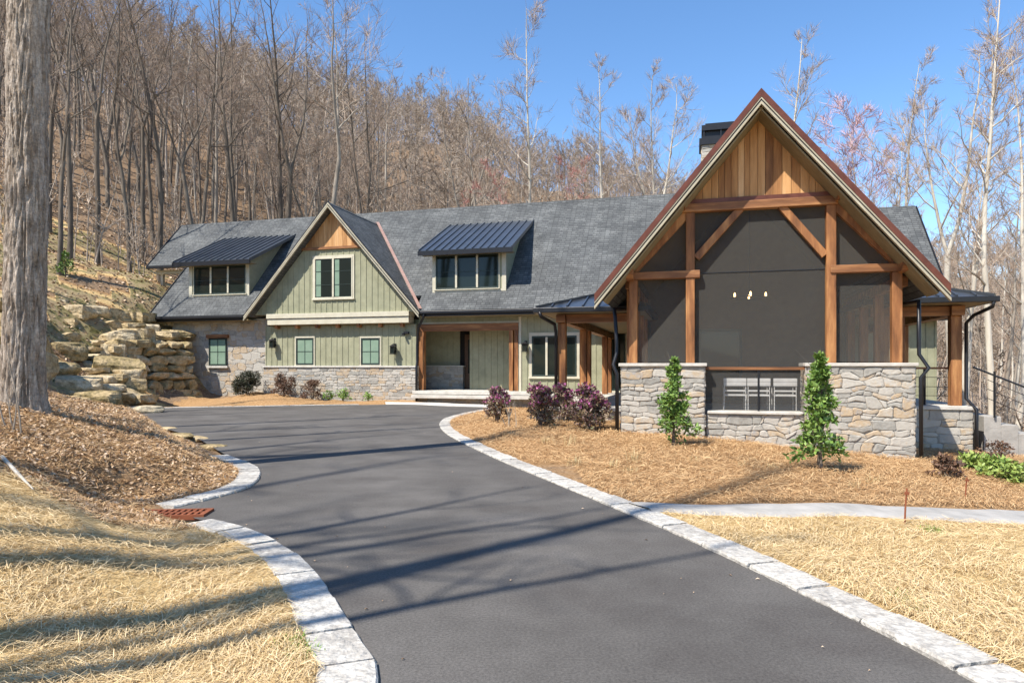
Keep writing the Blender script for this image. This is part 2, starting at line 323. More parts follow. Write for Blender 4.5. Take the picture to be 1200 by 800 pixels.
def groundmat():
    m = bpy.data.materials.new('ground_cover'); m.use_nodes = True; nt = m.node_tree; N = nt.nodes; L = nt.links; b = N['Principled BSDF']; b.inputs['Roughness'].default_value = .95; b.inputs['Specular IOR Level'].default_value = .1
    tc = N.new('ShaderNodeTexCoord'); a = N.new('ShaderNodeAttribute'); a.attribute_name = 'cover'
    def noi(s, d=10, r=.65):
        n = N.new('ShaderNodeTexNoise'); n.inputs['Scale'].default_value = s; n.inputs['Detail'].default_value = d; n.inputs['Roughness'].default_value = r; L.new(tc.outputs['Object'], n.inputs['Vector']); return n.outputs[0]
    def ramp(src, cols, lo=.3, hi=.7):
        r = N.new('ShaderNodeValToRGB'); e = r.color_ramp.elements
        while len(e) < len(cols): e.new(.5)
        for i, c in enumerate(cols): e[i].position = lo+(hi-lo)*i/(len(cols)-1); e[i].color = (*c,1)
        L.new(src, r.inputs[0]); return r.outputs[0]
    fine = noi(14, 12, .75); mid = noi(1.6, 8)
    litter = ramp(fine, [(.08,.048,.028),(.18,.118,.07),(.31,.21,.13),(.42,.31,.205)])
    pine = ramp(fine, [(.18,.095,.04),(.38,.225,.105),(.56,.37,.19)])
    straw = ramp(fine, [(.30,.18,.07),(.58,.40,.18),(.76,.57,.30)])
    grass = ramp(mid, [(.11,.10,.035),(.24,.20,.09),(.36,.27,.15),(.14,.085,.05)], .35, .65)
    wob = noi(2.5, 6)
    ma = N.new('ShaderNodeMath'); ma.operation = 'MULTIPLY_ADD'; L.new(wob, ma.inputs[0]); ma.inputs[1].default_value = .34; 
    sb = N.new('ShaderNodeMath'); sb.operation = 'SUBTRACT'; L.new(a.outputs['Fac'], sb.inputs[0]); sb.inputs[1].default_value = .17; L.new(sb.outputs[0], ma.inputs[2])
    def step(lo, hi):
        r = N.new('ShaderNodeMapRange'); r.inputs['From Min'].default_value = lo; r.inputs['From Max'].default_value = hi; L.new(ma.outputs[0], r.inputs[0]); return r.outputs[0]
    def mix(f, c1, c2):
        x = N.new('ShaderNodeMix'); x.data_type = 'RGBA'; L.new(f, x.inputs[0]); L.new(c1, x.inputs[6]); L.new(c2, x.inputs[7]); return x.outputs[2]
    c = mix(step(.14,.24), litter, pine); c = mix(step(.42,.56), c, straw); c = mix(step(.76,.86), c, grass)
    L.new(c, b.inputs['Base Color'])
    bp = N.new('ShaderNodeBump'); bp.inputs['Strength'].default_value = 1; bp.inputs['Distance'].default_value = .05; L.new(noi(22, 8, .7), bp.inputs['Height']); L.new(bp.outputs[0], b.inputs['Normal'])
    return m
ground = bpy.data.objects.new('ground', me); C.objects.link(ground); me.materials.append(groundmat()); tag(ground, kind='structure')

# driveway sheet
import bmesh
bm = bmesh.new(); vs = [bm.verts.new((p[0], p[1], -1.6)) for p in drive_poly]; bm.faces.new(vs); bmesh.ops.triangulate(bm, faces=bm.faces[:])
dm = bpy.data.meshes.new('driveway'); bm.to_mesh(dm); bm.free(); dm.materials.append(MT['asphalt'])
for p in dm.polygons:
    if p.normal.z < 0: p.flip()
driveway = bpy.data.objects.new('driveway', dm); C.objects.link(driveway); tag(driveway, kind='structure')

# kerbs: pale stone setts laid end to end
def resample(P, step):
    P = [np.array(p) for p in P]; out = [P[0]]; acc = 0
    for a, b in zip(P, P[1:]):
        l = np.linalg.norm(b-a)
        if l < 1e-9: continue
        t = step-acc
        while t <= l: out.append(a+(b-a)*t/l); t += step
        acc = (l-(t-step))
    return out
def kerb_run(mb, edge, width, seg, side, rng, top=-1.572):
    pts = resample(edge, .1); i = 0
    while i < len(pts)-3:
        k = max(3, int(rng.uniform(.8,1.25)*seg/.1)); j = min(i+k, len(pts)-1)
        idx = list(range(i, j+1)); t = rng.random(); g = .012; dz = rng.uniform(-.006,.008)
        inn, out, ins, outs = [], [], [], []
        for q in idx:
            a = pts[max(q-1,0)]; b = pts[min(q+1,len(pts)-1)]; d = (b-a)/np.linalg.norm(b-a); n = np.array([d[1], -d[0]])*side
            p = pts[q]-n*.01
            if q == i: p = p+d*g
            if q == j: p = p-d*g
            w = width+rng.uniform(-.012,.012); e = rng.uniform(-.006,.006)
            inn.append((*(p+n*(e+.012)), top+dz)); out.append((*(p+n*(w-.012)), top+dz+.004)); ins.append((*(p+n*e), top-.014+dz)); outs.append((*(p+n*w), top-.010+dz))
        m = len(idx); low = [(x,y,-1.80) for x,y,_ in ins]; lowo = [(x,y,-1.80) for x,y,_ in outs]
        V = inn+out+ins+outs+low+lowo; Fc = []
        for q in range(m-1):
            for A, B in ((0,1),(2,0),(1,3),(4,2),(3,5)): Fc.append((A*m+q, A*m+q+1, B*m+q+1, B*m+q))
        for q in (0, m-1): Fc.append((0*m+q, 1*m+q, 3*m+q, 5*m+q, 4*m+q, 2*m+q))
        if side < 0: Fc = [f[::-1] for f in Fc]
        mb.add(V, Fc, t); i = j
    return mb
rk = random.Random(5)
kb = MB(); kerb_run(kb, right_edge, .30, .62, 1, rk); kerb_run(kb, left1[::-1], .30, .62, -1, rk); kerb_run(kb, [p for p in left2 if p[0] > -5.4][::-1], .32, .4, -1, rk)
kerb_run(kb, far_edge[18:], .12, 1.2, 1, rk, -1.585)
k = kb.build('kerb', MT['kerb']); tag(k, kind='structure')
# fix kerb normals
bm = bmesh.new(); bm.from_mesh(k.data); bmesh.ops.recalc_face_normals(bm, faces=bm.faces[:]); bm.to_mesh(k.data); bm.free()

# stone footpath crossing the yard
def rough_sheet(name, top, bot, mat, lift, nx=70, ny=6, seed=1):
    rg = random.Random(seed); V = []; Fc = []
    tp = np.array(crom(top, 16)); bt = np.array(crom(bot, 16)); xs = np.linspace(0, 1, nx)
    def pick(P, t): k = t*(len(P)-1); i = min(int(k), len(P)-2); return P[i]+(P[i+1]-P[i])*(k-i)
    for t in xs:
        a, b = pick(tp, t), pick(bt, t)
        for s in np.linspace(0, 1, ny):
            p = a+(b-a)*s; j = rg.uniform(-.05,.05) if s in (0,1) else 0
            V.append((p[0]+j*.3, p[1]+j, 0))
    V = np.array(V); V[:,2] = height(V[:,0], V[:,1])+lift
    V = V.reshape(nx, ny, 3); V[:,0,2] -= lift+.02; V[:,-1,2] -= lift+.02; V = V.reshape(-1,3)
    for i in range(nx-1):
        for j in range(ny-1): Fc.append((i*ny+j, (i+1)*ny+j, (i+1)*ny+j+1, i*ny+j+1))
    m = np_mesh(name, V, Fc, 4, tone=[rg.random()*.3+.5 for _ in Fc]); m.materials.append(mat)
    for p in m.polygons[:1]:
        if p.normal.z < 0: m.flip_normals()
    o = bpy.data.objects.new(name, m); C.objects.link(o); return o
path = rough_sheet('path', [(1.30,7.95),(2.6,7.95),(4.3,8.1),(6.0,8.45),(7.6,9.0),(10,9.8),(14,10.5)], [(1.55,7.40),(2.8,7.30),(4.3,7.35),(5.9,7.45),(7.4,7.55),(10,7.7),(14,7.8)], MT['slab'], .03)
tag(path, kind='structure')
apron = rough_sheet('entry_path', [(-5.6,29.9),(-4.3,29.65),(-3.0,29.35),(-1.6,29.1),(0.3,28.6)], [(-5.4,29.25),(-4.4,29.1),(-2.8,28.0),(-1.1,26.9),(-.7,25.5)], MT['cap'], .06, 40, 6, 2)
tag(apron, kind='structure')
# ---------------------------------------------------------------- masonry
def stone_face(mb, o, du, dn, w, h, seed, hmin=.10, hmax=.24, wmin=.16, wmax=.5, warp=.035, skip=None, edge_align=True):
    """stones laid over a wall face: o lower-left corner, du unit along, dn outward normal"""
    rg = random.Random(seed); o, du, dn = Vector(o), Vector(du), Vector(dn); up = Vector((0,0,1)); cells = []
    z = 0
    while z < h-.02:
        rh = min(rg.uniform(hmin, hmax), h-z)
        if h-z-rh < hmin*.6: rh = h-z
        x = 0
        while x < w-.01:
            ww = rg.uniform(wmin, wmax)*(.7+rh/hmax*.5)
            if w-x-ww < wmin*.7: ww = w-x
            if rh > .17 and rg.random() < .35 and ww < .5:
                s = rg.uniform(.38,.62); cells += [(x,z,ww,rh*s),(x,z+rh*s,ww,rh*(1-s))]
            else: cells.append((x,z,ww,rh))
            x += ww
        z += rh
    def wp(x, y):
        f = min(1, x/.12, (w-x)/.12, y/.1+.25, (h-y)/.1+.25) if edge_align else 1
        f = max(0, f); q = Vector((x*3.4+seed*7.3, y*3.4, seed*1.7)); return x+noise.noise(q)*warp*2.6*f, y+noise.noise(q+Vector((9.1,3.3,5)))*warp*2.2*f
    for (x,y,ww,hh) in cells:
        if skip and skip(x+ww/2, y+hh/2): continue
        g = .006; t = rg.random(); d = rg.uniform(.008,.034); c = min(.022, hh*.18, ww*.15)
        x0,x1,y0,y1 = x+g, x+ww-g, y+g, y+hh-g; j = lambda: rg.uniform(-.012,.012)
        ring = [(x0+c*rg.uniform(.5,2),y0),((x0+x1)/2,y0+j()),(x1-c*rg.uniform(.5,2),y0),(x1,y0+c),(x1+j(),(y0+y1)/2),(x1,y1-c),(x1-c*rg.uniform(.5,2),y1),((x0+x1)/2,y1+j()),(x0+c*rg.uniform(.5,2),y1),(x0,y1-c),(x0+j(),(y0+y1)/2),(x0,y0+c)]
        ring = [wp(*p) for p in ring]; cx = sum(p[0] for p in ring)/12; cy = sum(p[1] for p in ring)/12; n = 12
        base = [o+du*px+up*py for px,py in ring]
        mid = [o+du*px+up*py+dn*(d*.7) for px,py in ring]
        k = 1-.016/max(.05, min(ww,hh)/2)
        tl = (rg.uniform(-.03,.03), rg.uniform(-.04,.04))
        topv = [o+du*(cx+(px-cx)*k)+up*(cy+(py-cy)*k)+dn*(d+tl[0]*(px-cx)+tl[1]*(py-cy)) for px,py in ring]
        V = base+mid+topv; Fc = []
        right_h = du.cross(up).dot(dn) > 0
        for a in (0,1):
            for q in range(n):
                r_ = (q+1) % n; Fc.append((a*n+q, a*n+r_, (a+1)*n+r_, (a+1)*n+q))
        Fc.append(tuple(2*n+q for q in range(n)))
        if not right_h: Fc = [f[::-1] for f in Fc]
        mb.add(V, Fc, t)
    return mb
FR = (0,-1,0)     # outward normal of the facades (towards the viewer)
def stone_wall(name, u0, u1, v, z0, z1, parent, seed, depth=.3, left=False, right=False, label=None, skip=None, **kw):
    w = MB().box(u0, u1, v, v+depth, z0, z1).build(name, MT['mortar'], parent, label=label)
    s = MB(); stone_face(s, (u0,v,z0), (1,0,0), FR, u1-u0, z1-z0, seed, skip=skip, **kw)
    if left: stone_face(s, (u0,v+depth,z0), (0,-1,0), (-1,0,0), depth, z1-z0, seed+50, **kw)
    if right: stone_face(s, (u1,v,z0), (0,1,0), (1,0,0), depth, z1-z0, seed+90, **kw)
    s.build('stonework', MT['stone'], w); return w

house_base = Vector((-6.0, 28.9, -1.6))
w0 = h2w(*house_base)
house = empty('house', w0, -TH, 'long sage green and stone house with dark shingle roof, front gable and timber screened porch', 'house')
house['base'] = list(house_base)

def batten_wall(name, u0, u1, v, z0, z1, parent, step=.30, depth=.2, mat='siding', seed=1, poly=None, label=None):
    """board and batten; poly: list of (u,z) outline instead of the rectangle"""
    mb = MB(); rg = random.Random(seed)
    if poly is None: poly = [(u0,z0),(u1,z0),(u1,z1),(u0,z1)]
    mb.prism([(u,v,z) for u,z in poly], (0,depth,0), .5)
    us = [p[0] for p in poly]; u = min(us)+.02
    def span(u):
        zs = []
        for i in range(len(poly)):
            a, b = poly[i], poly[(i+1) % len(poly)]
            if (a[0]-u)*(b[0]-u) <= 0 and abs(a[0]-b[0]) > 1e-6: zs.append(a[1]+(b[1]-a[1])*(u-a[0])/(b[0]-a[0]))
        return (min(zs), max(zs)) if len(zs) >= 2 else None
    while u < max(us):
        a, b = span(u+.001), span(min(u+.045, max(us)-.001))
        if a and b: 
            z_0, z_1 = max(a[0],b[0]), min(a[1],b[1])
            if z_1-z_0 > .05: mb.box(u, u+.045, v-.022, v+.001, z_0, z_1, rg.random())
        u += step
    return mb.build(name, MT[mat], parent, label=label)

def window(u0, u1, z0, z1, v, panes=1, rows=0, cols=0, parent=None, trim=.09, seed=0, label=None, blind=0, frame='wframe'):
    parent = parent or house; v -= .017
    mb = MB(); t = .05; f = v-.045; b = v+.02
    mb.box(u0,u1,f,b,z0,z0+t).box(u0,u1,f,b,z1-t,z1).box(u0,u0+t,f,b,z0+t,z1-t).box(u1-t,u1,f,b,z0+t,z1-t)
    pw = (u1-u0)/panes
    w = mb.build('window', MT[frame], parent, label=label, bevel=.006)
    tr = MB()
    if panes > 1:
        for i in range(1, panes):
            tr.box(u0+pw*i-.045, u0+pw*i+.045, f-.018, f+.03, z0+t, z1-t)
    g = MB(); m2 = MB()
    for i in range(panes):
        a, c = u0+pw*i+(.05 if i == 0 else .05), u0+pw*(i+1)-.05
        g.box(a-.01, c+.01, v-.012, v+.01, z0+t-.01, z1-t+.01)
        m2.box(a, a+.02, v-.03, v-.012, z0+t, z1-t).box(c-.02, c, v-.03, v-.012, z0+t, z1-t).box(a+.03, c-.03, v-.03, v-.012, z0+t, z0+t+.03).box(a+.03, c-.03, v-.03, v-.012, z1-t-.03, z1-t)
        for r_ in range(1, rows):
            z = z1-(z1-z0)*r_/rows; m2.box(a+.03, c-.03, v-.026, v-.011, z-.011, z+.011)
        for c_ in range(1, cols):
            x = a+(c-a)*c_/cols; m2.box(x-.011, x+.011, v-.028, v-.011, z0+t+.03, z1-t-.03)
    g.build('glass', MT['glass'], w)
    m2.build('sash', MT['wframe'], w)
    if trim:
        tr.box(u0-trim,u1+trim,v-.035,v+.005,z1,z1+trim*1.2).box(u0-trim,u0,v-.03,v+.004,z0,z1).box(u1,u1+trim,v-.03,v+.004,z0,z1)
        tr.build('casing', MT['trim'], w)
        MB().box(u0-trim-.02,u1+trim+.02,v-.075,v+.004,z0-trim*.8,z0).build('sill', MT['trim'], w, bevel=.006)
    if blind:
        bl = MB(); x = u0+t+.03; n = 0
        while x < u1-t-.05:
            if (x-u0) % ((u1-u0)/panes) < .30 or blind == 1: bl.box(x, x+.05, v-.0135, v-.0125, z0+.09, z1-.09, (n % 5)/5)
            x += .05; n += 1
        bl.build('curtain', MT['curtain'], w)
    return w

def slab(p0, p1, p2, p3, t): # roof sheet with corners p0..p3 and thickness t below
    n = (Vector(p1)-Vector(p0)).cross(Vector(p3)-Vector(p0)).normalized()
    if n.z < 0: n = -n
    return MB().prism([p0,p1,p2,p3], -n*t)

# main roof ----------------------------------------------------------------
EV, EZ, PM, RV = 28.1, 2.50, 1.05, 33.6
RZ = EZ+PM*(RV-EV)
def mz(v): return EZ+PM*(v-EV)
mb = MB(); nr_ = Vector((0,-PM,1)).normalized()*-.16
mb.prism([(-26.25,EV,EZ),(-20.45,EV,EZ),(-20.45,28.8,mz(28.8)),(-11.95,28.8,mz(28.8)),(-11.95,EV,EZ),(4.5,EV,EZ),(4.5,RV,RZ),(-29,RV,RZ),(-29,31.0,mz(31.0)),(-26.25,31.0,mz(31.0))], nr_)
mb.prism([(-29,RV+.01,RZ),(4.5,RV+.01,RZ),(4.5,39.1,EZ),(-29,39.1,EZ)], Vector((0,PM,1)).normalized()*-.16)
rf = mb.build('roof', MT['shx'], house)
rc = MB(); 
for i in range(110):
    u = -29+i*.3045
    rc.prism([(u,RV-.14,RZ-.13),(u+.32,RV-.14,RZ-.13),(u+.32,RV,RZ+.035),(u,RV,RZ+.035)], (0,0,-.03), random.random()); rc.prism([(u,RV,RZ+.035),(u+.32,RV,RZ+.035),(u+.32,RV+.14,RZ-.13),(u,RV+.14,RZ-.13)], (0,0,-.03), random.random())
rc.build('ridge_cap', MT['shx'], rf)
def gutter(name, pts, r, parent): return MB().tube(pts, r, 8).build(name, MT['black'], parent)
MB().box(-26.25,-20.7,EV+.06,EV+.10,EZ-.26,EZ-.03).build('fascia', MT['black'], house); MB().box(-11.7,4.4,EV+.06,EV+.10,EZ-.26,EZ-.03).build('fascia', MT['black'], house)
MB().box(-26.3,-20.75,EV-.08,EV+.05,EZ-.16,EZ-.03).build('gutter', MT['black'], house, bevel=.02)
MB().box(-11.75,4.4,EV-.08,EV+.05,EZ-.16,EZ-.03).build('gutter', MT['black'], house, bevel=.02)
MB().box(-29.05,-26.3,30.92,31.05,mz(31)-.18,mz(31)-.03).build('gutter', MT['black'], house, bevel=.02)
MB().box(-26.2,-20.6,EV+.1,28.95,EZ-.26,EZ-.22).build('soffit', MT['soffit'], house); MB().box(-11.8,4.4,EV+.1,28.95,EZ-.26,EZ-.22).build('soffit', MT['soffit'], house)
for a_, b_ in (((-26.30,EV,EZ-.13),(-26.30,31.0,mz(31)-.13)),((-29.03,31.0,mz(31)-.13),(-29.03,RV,RZ-.13)),((4.53,EV,EZ-.13),(4.53,RV,RZ-.13))): MB().beam(a_,b_,.05,.26,nr_*-1).build('rake_board', MT['black'], house)
# right lower wing roof
LZ = 7.1; lz = lambda v: LZ-(RV-v)*PM
mb = MB().prism([(4.5,28.6,lz(28.6)),(9.35,28.6,lz(28.6)),(9.35,RV,LZ),(4.5,RV,LZ)], nr_).prism([(4.5,RV+.01,LZ),(9.35,RV+.01,LZ),(9.35,38.6,lz(28.6)),(4.5,38.6,lz(28.6))], Vector((0,PM,1)).normalized()*-.16)
r2 = mb.build('roof', MT['shx'], house)
MB().beam((9.38,28.6,lz(28.6)-.13),(9.38,RV,LZ-.13),.05,.26,nr_*-1).build('rake_board', MT['black'], house)
batten_wall('wall', 4.6, 8.9, 29.3, -1.9, lz(29.3)-.2, house)
MB().prism([(8.7,29.5,-1.9),(8.7,37.9,-1.9),(8.7,37.9,lz(29.3)-.2),(8.7,RV,LZ-.25),(8.7,29.5,lz(29.3)-.2)], (.2,0,0)).build('wall', MT['siding'], house)

# left wing wall (stone), end wall, uphill porch under the roof tail
stone_wall('wall', -25.5, -19.95, 28.9, -1.75, 2.35, house, 11, depth=.4, left=True, label='pale stone wall of the left wing', warp=.06, hmin=.16, hmax=.38, wmin=.22, wmax=.55, skip=lambda x,z: 1.82 < x < 2.75 and 1.62 < z < 3.0)
MB().prism([(-25.5,29.35,-1.75),(-25.5,38.2,-1.75),(-25.5,38.2,2.3),(-25.5,RV,RZ-.3),(-25.5,29.35,mz(29.3)-.3)], (.25,0,0)).build('wall', MT['siding'], house)
MB().box(-28.6,-28.45,31.5,31.65,1.5,mz(31)-.3).box(-27.4,-27.25,31.5,31.65,1.5,mz(31)-.3).build('post', MT['trim'], house, label='pale posts under the roof tail on the uphill side')
MB().box(-29,-25.6,31.5,34,1.9,2.1).build('deck', MT['darkw'], house, label='small deck at the uphill end of the house'); MB().box(-28.6,-25.7,31.52,31.58,3.1,3.18).box(-28.6,-25.7,31.52,31.58,2.25,2.3).build('rail', MT['black'], house)
for q_ in range(14): MB().box(-28.5+q_*.2,-28.47+q_*.2,31.53,31.57,2.3,3.1).build('baluster', MT['black'], house)
MB().box(-28.9,-25.6,31.45,31.7,mz(31)-.42,mz(31)-.2).build('beam', MT['trim'], house)
# windows of the lower wall
def pxwin(px0, px1, y0, y1, v, **kw):
    u0, z1 = uz(px0, y0, v); u1, z0 = uz(px1, y1, v); zc = (z0+uz(px1, y1, v)[1])/2
    return window(u0, u1, z0, z1, v, **kw)
u0, _ = uz(245.5, 400, 28.86); u1, z0 = uz(266, 428.5, 28.86); z1 = uz(256, 396, 28.86)[1]
window(u0, u1, z0, z1, 28.86, rows=2, cols=2, blind=1, trim=0, label='small muntined window in the stone wall')
MB().box(u0-.1,u1+.1,28.72,28.9,z1,z1+.17).build('lintel', MT['timberh'], house); MB().box(u0-.1,u1+.1,28.74,28.9,z0-.1,z0).build('sill', MT['cap'], house)

# garage gable ---------------------------------------------------------------
GC, GZ_, GV, GP = -16.2, 7.55, 28.0, 1.148
gz = lambda u: GZ_-abs(u-GC)*GP
GB = 33.0
n1 = Vector((-GP,0,1)).normalized()*-.15; n2 = Vector((GP,0,1)).normalized()*-.15
hw = 4.42
mb = MB().prism([(GC-hw,GV,gz(GC-hw)),(GC,GV,GZ_),(GC,GB,GZ_),(GC-hw,GB,gz(GC-hw))], n1).prism([(GC,GV,GZ_),(GC+hw,GV,gz(GC+hw)),(GC+hw,GB,gz(GC+hw)),(GC,GB,GZ_)], n2)
mb.build('roof', MT['shy'], house, label='steep shingled roof of the front gable')
def rake(c, zr, p, half, v, parent, names=(('drip_edge','copper',.05,.06,0),('bargeboard_or_gap_shade','trim',.05,.15,.055),('bargeboard_or_gap_shade','trim',.09,.09,.17))):
    for nm, mt, th, hh, dn in names:
        for s in (-1, 1):
            q = math.sqrt(1+p*p); t0, t1 = (dn-.02)*q, (dn-.02+hh)*q; e = c+s*half; ze = zr-half*p
            MB().prism([(c,v,zr-t0),(e,v,ze-t0),(e,v,ze-t1),(c,v,zr-t1)], (0,-th,0)).build(nm, MT[mt], parent)
rake(GC, GZ_, GP, hw+.04, GV, house, (('drip_edge','black',.05,.045,-.01),('bargeboard_or_gap_shade','barge',.06,.06,.038),('bargeboard_or_gap_shade','black',.04,.03,.10),('bargeboard_or_gap_shade','barge',.09,.05,.132)))  # black layer paints the shade in the gap between the tan boards
# copper valleys
for s in (-1, 1):
    a = Vector((GC+s*hw, 28.12, 2.56)); b = Vector((GC, 32.93, 7.60))
    MB().beam(a+Vector((s*.06,-.03,.02)), b+Vector((s*.06,-.03,.02)), .14, .03, (s*.5,-.5,.7)).build('valley_flashing', MT['copperp'], house)
WU = 28.42            # upper gable wall plane
bz0 = uz(400, 372, WU)[1]; bz1 = uz(400, 379.5, WU)[1]
zb = uz(400, 367, WU)[1]; zt = uz(390, 291, WU)[1]
cut = lambda z: (GZ_-.28-z)/GP
batten_wall('wall', 0, 0, WU, 0, 0, house, .29, .5, poly=[(GC-cut(zb),zb),(GC+cut(zb),zb),(GC+cut(zt),zt),(GC-cut(zt),zt)], label='sage board and batten gable wall')
# cedar boards in the peak
def peak_boards(name, c, v, z0, ztop, p, parent, w=.16, seed=3, depth=.12):
    rg = random.Random(seed); mb = MB(); half = (ztop-z0)/p; u = c-half
    while u < c+half-.01:
        e = min(u+w*rg.uniform(.75,1.2), c+half); zz = lambda x: max(z0+.002, ztop-abs(x-c)*p); pts = [(u+.004,v,z0),(e-.004,v,z0),(e-.004,v,zz(e))]
        if u < c < e: pts.append((c,v,ztop))
        pts.append((u+.004,v,zz(u))); mb.prism(pts, (0,depth+rg.uniform(-.004,.004),0), rg.random()); u = e
    return mb.build(name, MT['boards'], parent)
peak_boards('gable_boards', GC, WU-.02, zt+.06, GZ_-.26, GP, house, .22)
MB().box(GC-cut(zt)-.05, GC+cut(zt)+.05, WU-.10, WU+.02, zt-.04, zt+.07).build('trim_band', MT['timberh'], house)
# projecting band with brackets below the gable wall
ub0, ub1 = uz(313.5, 375, WU-.1)[0], uz(479, 375, WU-.1)[0]
MB().box(ub0, ub1, WU-.12, WU+.5, bz1, bz0-.02).box(ub0-.03, ub1+.03, WU-.17, WU+.5, bz0+.0, zb+.02).build('trim_band', MT['trim'], house, bevel=.01)
for i in range(7):
    u = ub0+.4+(ub1-ub0-.8)*i/6; MB().box(u-.07,u+.07,WU-.02,28.7,bz1-.16,bz1-.003).build('bracket', MT['timber'], house)
MB().box(ub0+.05, ub1-.05, WU+.05, 28.75, bz1-.03, bz1-.004).build('soffit', MT['soffit'], house)
GW = 28.68            # lower garage wall plane
gu0, gu1 = uz(311, 430, GW)[0], uz(487.5, 430, GW)[0]
batten_wall('wall', gu0, gu1, GW, 0.03, 1.95, house, .29, .6, seed=4)
stone_wall('wall', gu0-.03, gu1+.05, GW-.10, -1.75, -.02, house, 21, depth=.6, right=True, label='stone wainscot of the front gable', warp=.035, hmin=.08, hmax=.19, wmin=.18, wmax=.5)
MB().box(gu0-.06, gu1+.09, GW-.17, GW+.1, -.02, .06).build('stone_cap', MT['cap'], house, bevel=.012)
for a, b in ((347.5, 368), (423.5, 445.5)):
    uu0, uu1 = uz(a, 400, GW)[0], uz(b, 400, GW)[0]; window(uu0, uu1, .09, uz(a, 396, GW)[1], GW, rows=2, cols=2, blind=1, trim=.06)
a, b = uz(369, 300, WU)[0], uz(413.5, 300, WU)[0]
window(a, b, uz(390, 349.5, WU)[1], uz(390, 302, WU)[1], WU, panes=2, rows=3, cols=0, blind=2, trim=.09, label='tall double window in the gable wall', frame='trim')

# dormers ---------------------------------------------------------------------
def dormer(ul, ur, v, zbot, ztop, rl, rr, rv, rz, label, p=.48):
    d = MB().box(ul, ur, v, v+.15, zbot-.3, ztop).build('dormer', MT['siding'], house, label=label)
    for u in (ul, ur-.12):
        vb = v+(ztop+.4-mz(v))/(PM-p)*1.02
        ch = MB().prism([(u,v+.15,mz(v+.15)-.35),(u,vb,mz(vb)-.35),(u,vb,rz+(vb-rv)*p-.12),(u,v+.15,rz+(v+.15-rv)*p-.12)], (.12,0,0))
        x = .0
        ch.build('cheek_wall', MT['siding'], d)
    vt = (rz-p*rv-EZ+PM*EV)/(PM-p)+.02
    rp = lambda vv: rz+(vv-rv)*p
    m = MB().prism([(rl,rv,rp(rv)),(rr,rv,rp(rv)),(rr,vt+.1,rp(vt+.1)),(rl,vt+.1,rp(vt+.1))], Vector((0,-p,1)).normalized()*-.10)
    n = int((rr-rl)/.36)
    for i in range(n+1):
        u = rl+.02+(rr-rl-.04)*i/n; m.beam((u,rv-.01,rp(rv)+.025),(u,vt,rp(vt)+.025),.035,.05,(0,-p,1))
    m.build('metal_roof', MT['metal'], d)
    f = MB().box(rl-.01, rr+.01, rv-.05, rv+.02, rz-.22, rz-.02); f.build('fascia', MT['black'], d)
    MB().box(rl+.05, rr-.05, rv+.02, v+.05, rz-.17, rz-.12).build('soffit', MT['soffit'], d)
    t = MB().box(ul-.03, ul+.16, v-.03, v+.002, zbot, ztop).box(ur-.16, ur+.03, v-.03, v+.002, zbot, ztop).box(ul+.16,ur-.16,v-.028,v+.002,zbot,zbot+.15)
    t.build('corner_board', MT['trim'], d)
    return d
d1 = dormer(-24.65,-21.2,29.1,3.52,5.15,-25.2,-20.75,28.55,5.22,'left dormer with a standing seam shed roof')
d2 = dormer(-11.45,-8.05,28.95,3.30,5.10,-11.95,-7.6,28.4,5.18,'right dormer with a standing seam shed roof')
a, b = uz(228, 330, 29.1)[0], uz(288.5, 330, 29.1)[0]
window(a, b, uz(258, 345, 29.1)[1], uz(258, 311.5, 29.1)[1], 29.1, panes=3, rows=2, cols=0, parent=d1, trim=.05)
a, b = uz(511, 330, 28.95)[0], uz(584.5, 330, 28.95)[0]
window(a, b, uz(548, 338.5, 28.95)[1], uz(548, 298, 28.95)[1], 28.95, panes=3, rows=2, cols=0, parent=d2, trim=.05)

# entry and main wall ----------------------------------------------------------
MV = 28.9; FLR = -1.05
eu0, eu1 = gu1+.05, uz(608.5, 430, MV)[0]
zh = uz(550, 387.5, MV)[1]; zh2 = uz(550, 379, MV)[1]
batten_wall('wall', eu1, 4.6, MV, FLR, 2.3, house, .30, .25, seed=6)
batten_wall('wall', eu0, eu1, MV+.02, zh2, 2.3, house, .30, .2, seed=7)
MB().box(eu0,eu1,MV-.02,MV+.2,zh2+.0,zh2+.08).build('trim_band', MT['trim'], house)
MB().box(eu0,eu1-.02,MV-.10,MV+.2,zh,zh2-.003).build('beam', MT['timberh'], house, bevel=.01, label='timber header over the entry')
for pa, pb in ((490.5,497.5),(597.0,601.5),(603.2,607.6)):
    a, b = uz(pa,430,MV)[0], uz(pb,430,MV)[0]
    MB().box(a, b, MV-.08, MV+.18, FLR+.003, zh-.003).build('post', MT['timber'], house, bevel=.01)
MB().box(eu1-.02,eu1+.10,MV-.04,MV+.02,FLR,2.2).build('corner_board', MT['trim'], house)
# recess
RB = MV+2.2; sd = uz(539, 430, RB)[0]; ed = uz(557.5, 430, RB)[0]
batten_wall('wall', eu0-.6, sd, RB, -.1, 2.2, house, .28, .2, seed=8)
stone_wall('wall', eu0-.6, sd+.25, RB-.25, FLR, 0.02, house, 31, depth=.3, label='low stone wall inside the entry')
MB().box(eu0-.6, sd+.3, RB-.33, RB, .02, .07).build('stone_cap', MT['cap'], house)
MB().box(sd, ed, RB+.05, RB+.2, FLR, 2.3).build('wall', MT['dark'], house)
door = MB().box(sd+.25, ed-.08, RB-.02, RB+.05, FLR+.01, zh-.05).build('door', MT['mirr'], house, label='dark front door in the entry recess')
MB().box(sd+.42, ed-.22, RB-.035, RB-.021, FLR+.75, zh-.3).build('glass', MT['glass'], door)
MB().tube([(ed-.17,RB-.06,-.25),(ed-.17,RB-.06,.15)], .014, 6).build('handle', MT['black'], door)
MB().box(ed-.07, ed+.08, RB-.10, RB+.06, FLR, zh).build('post', MT['timber'], house)
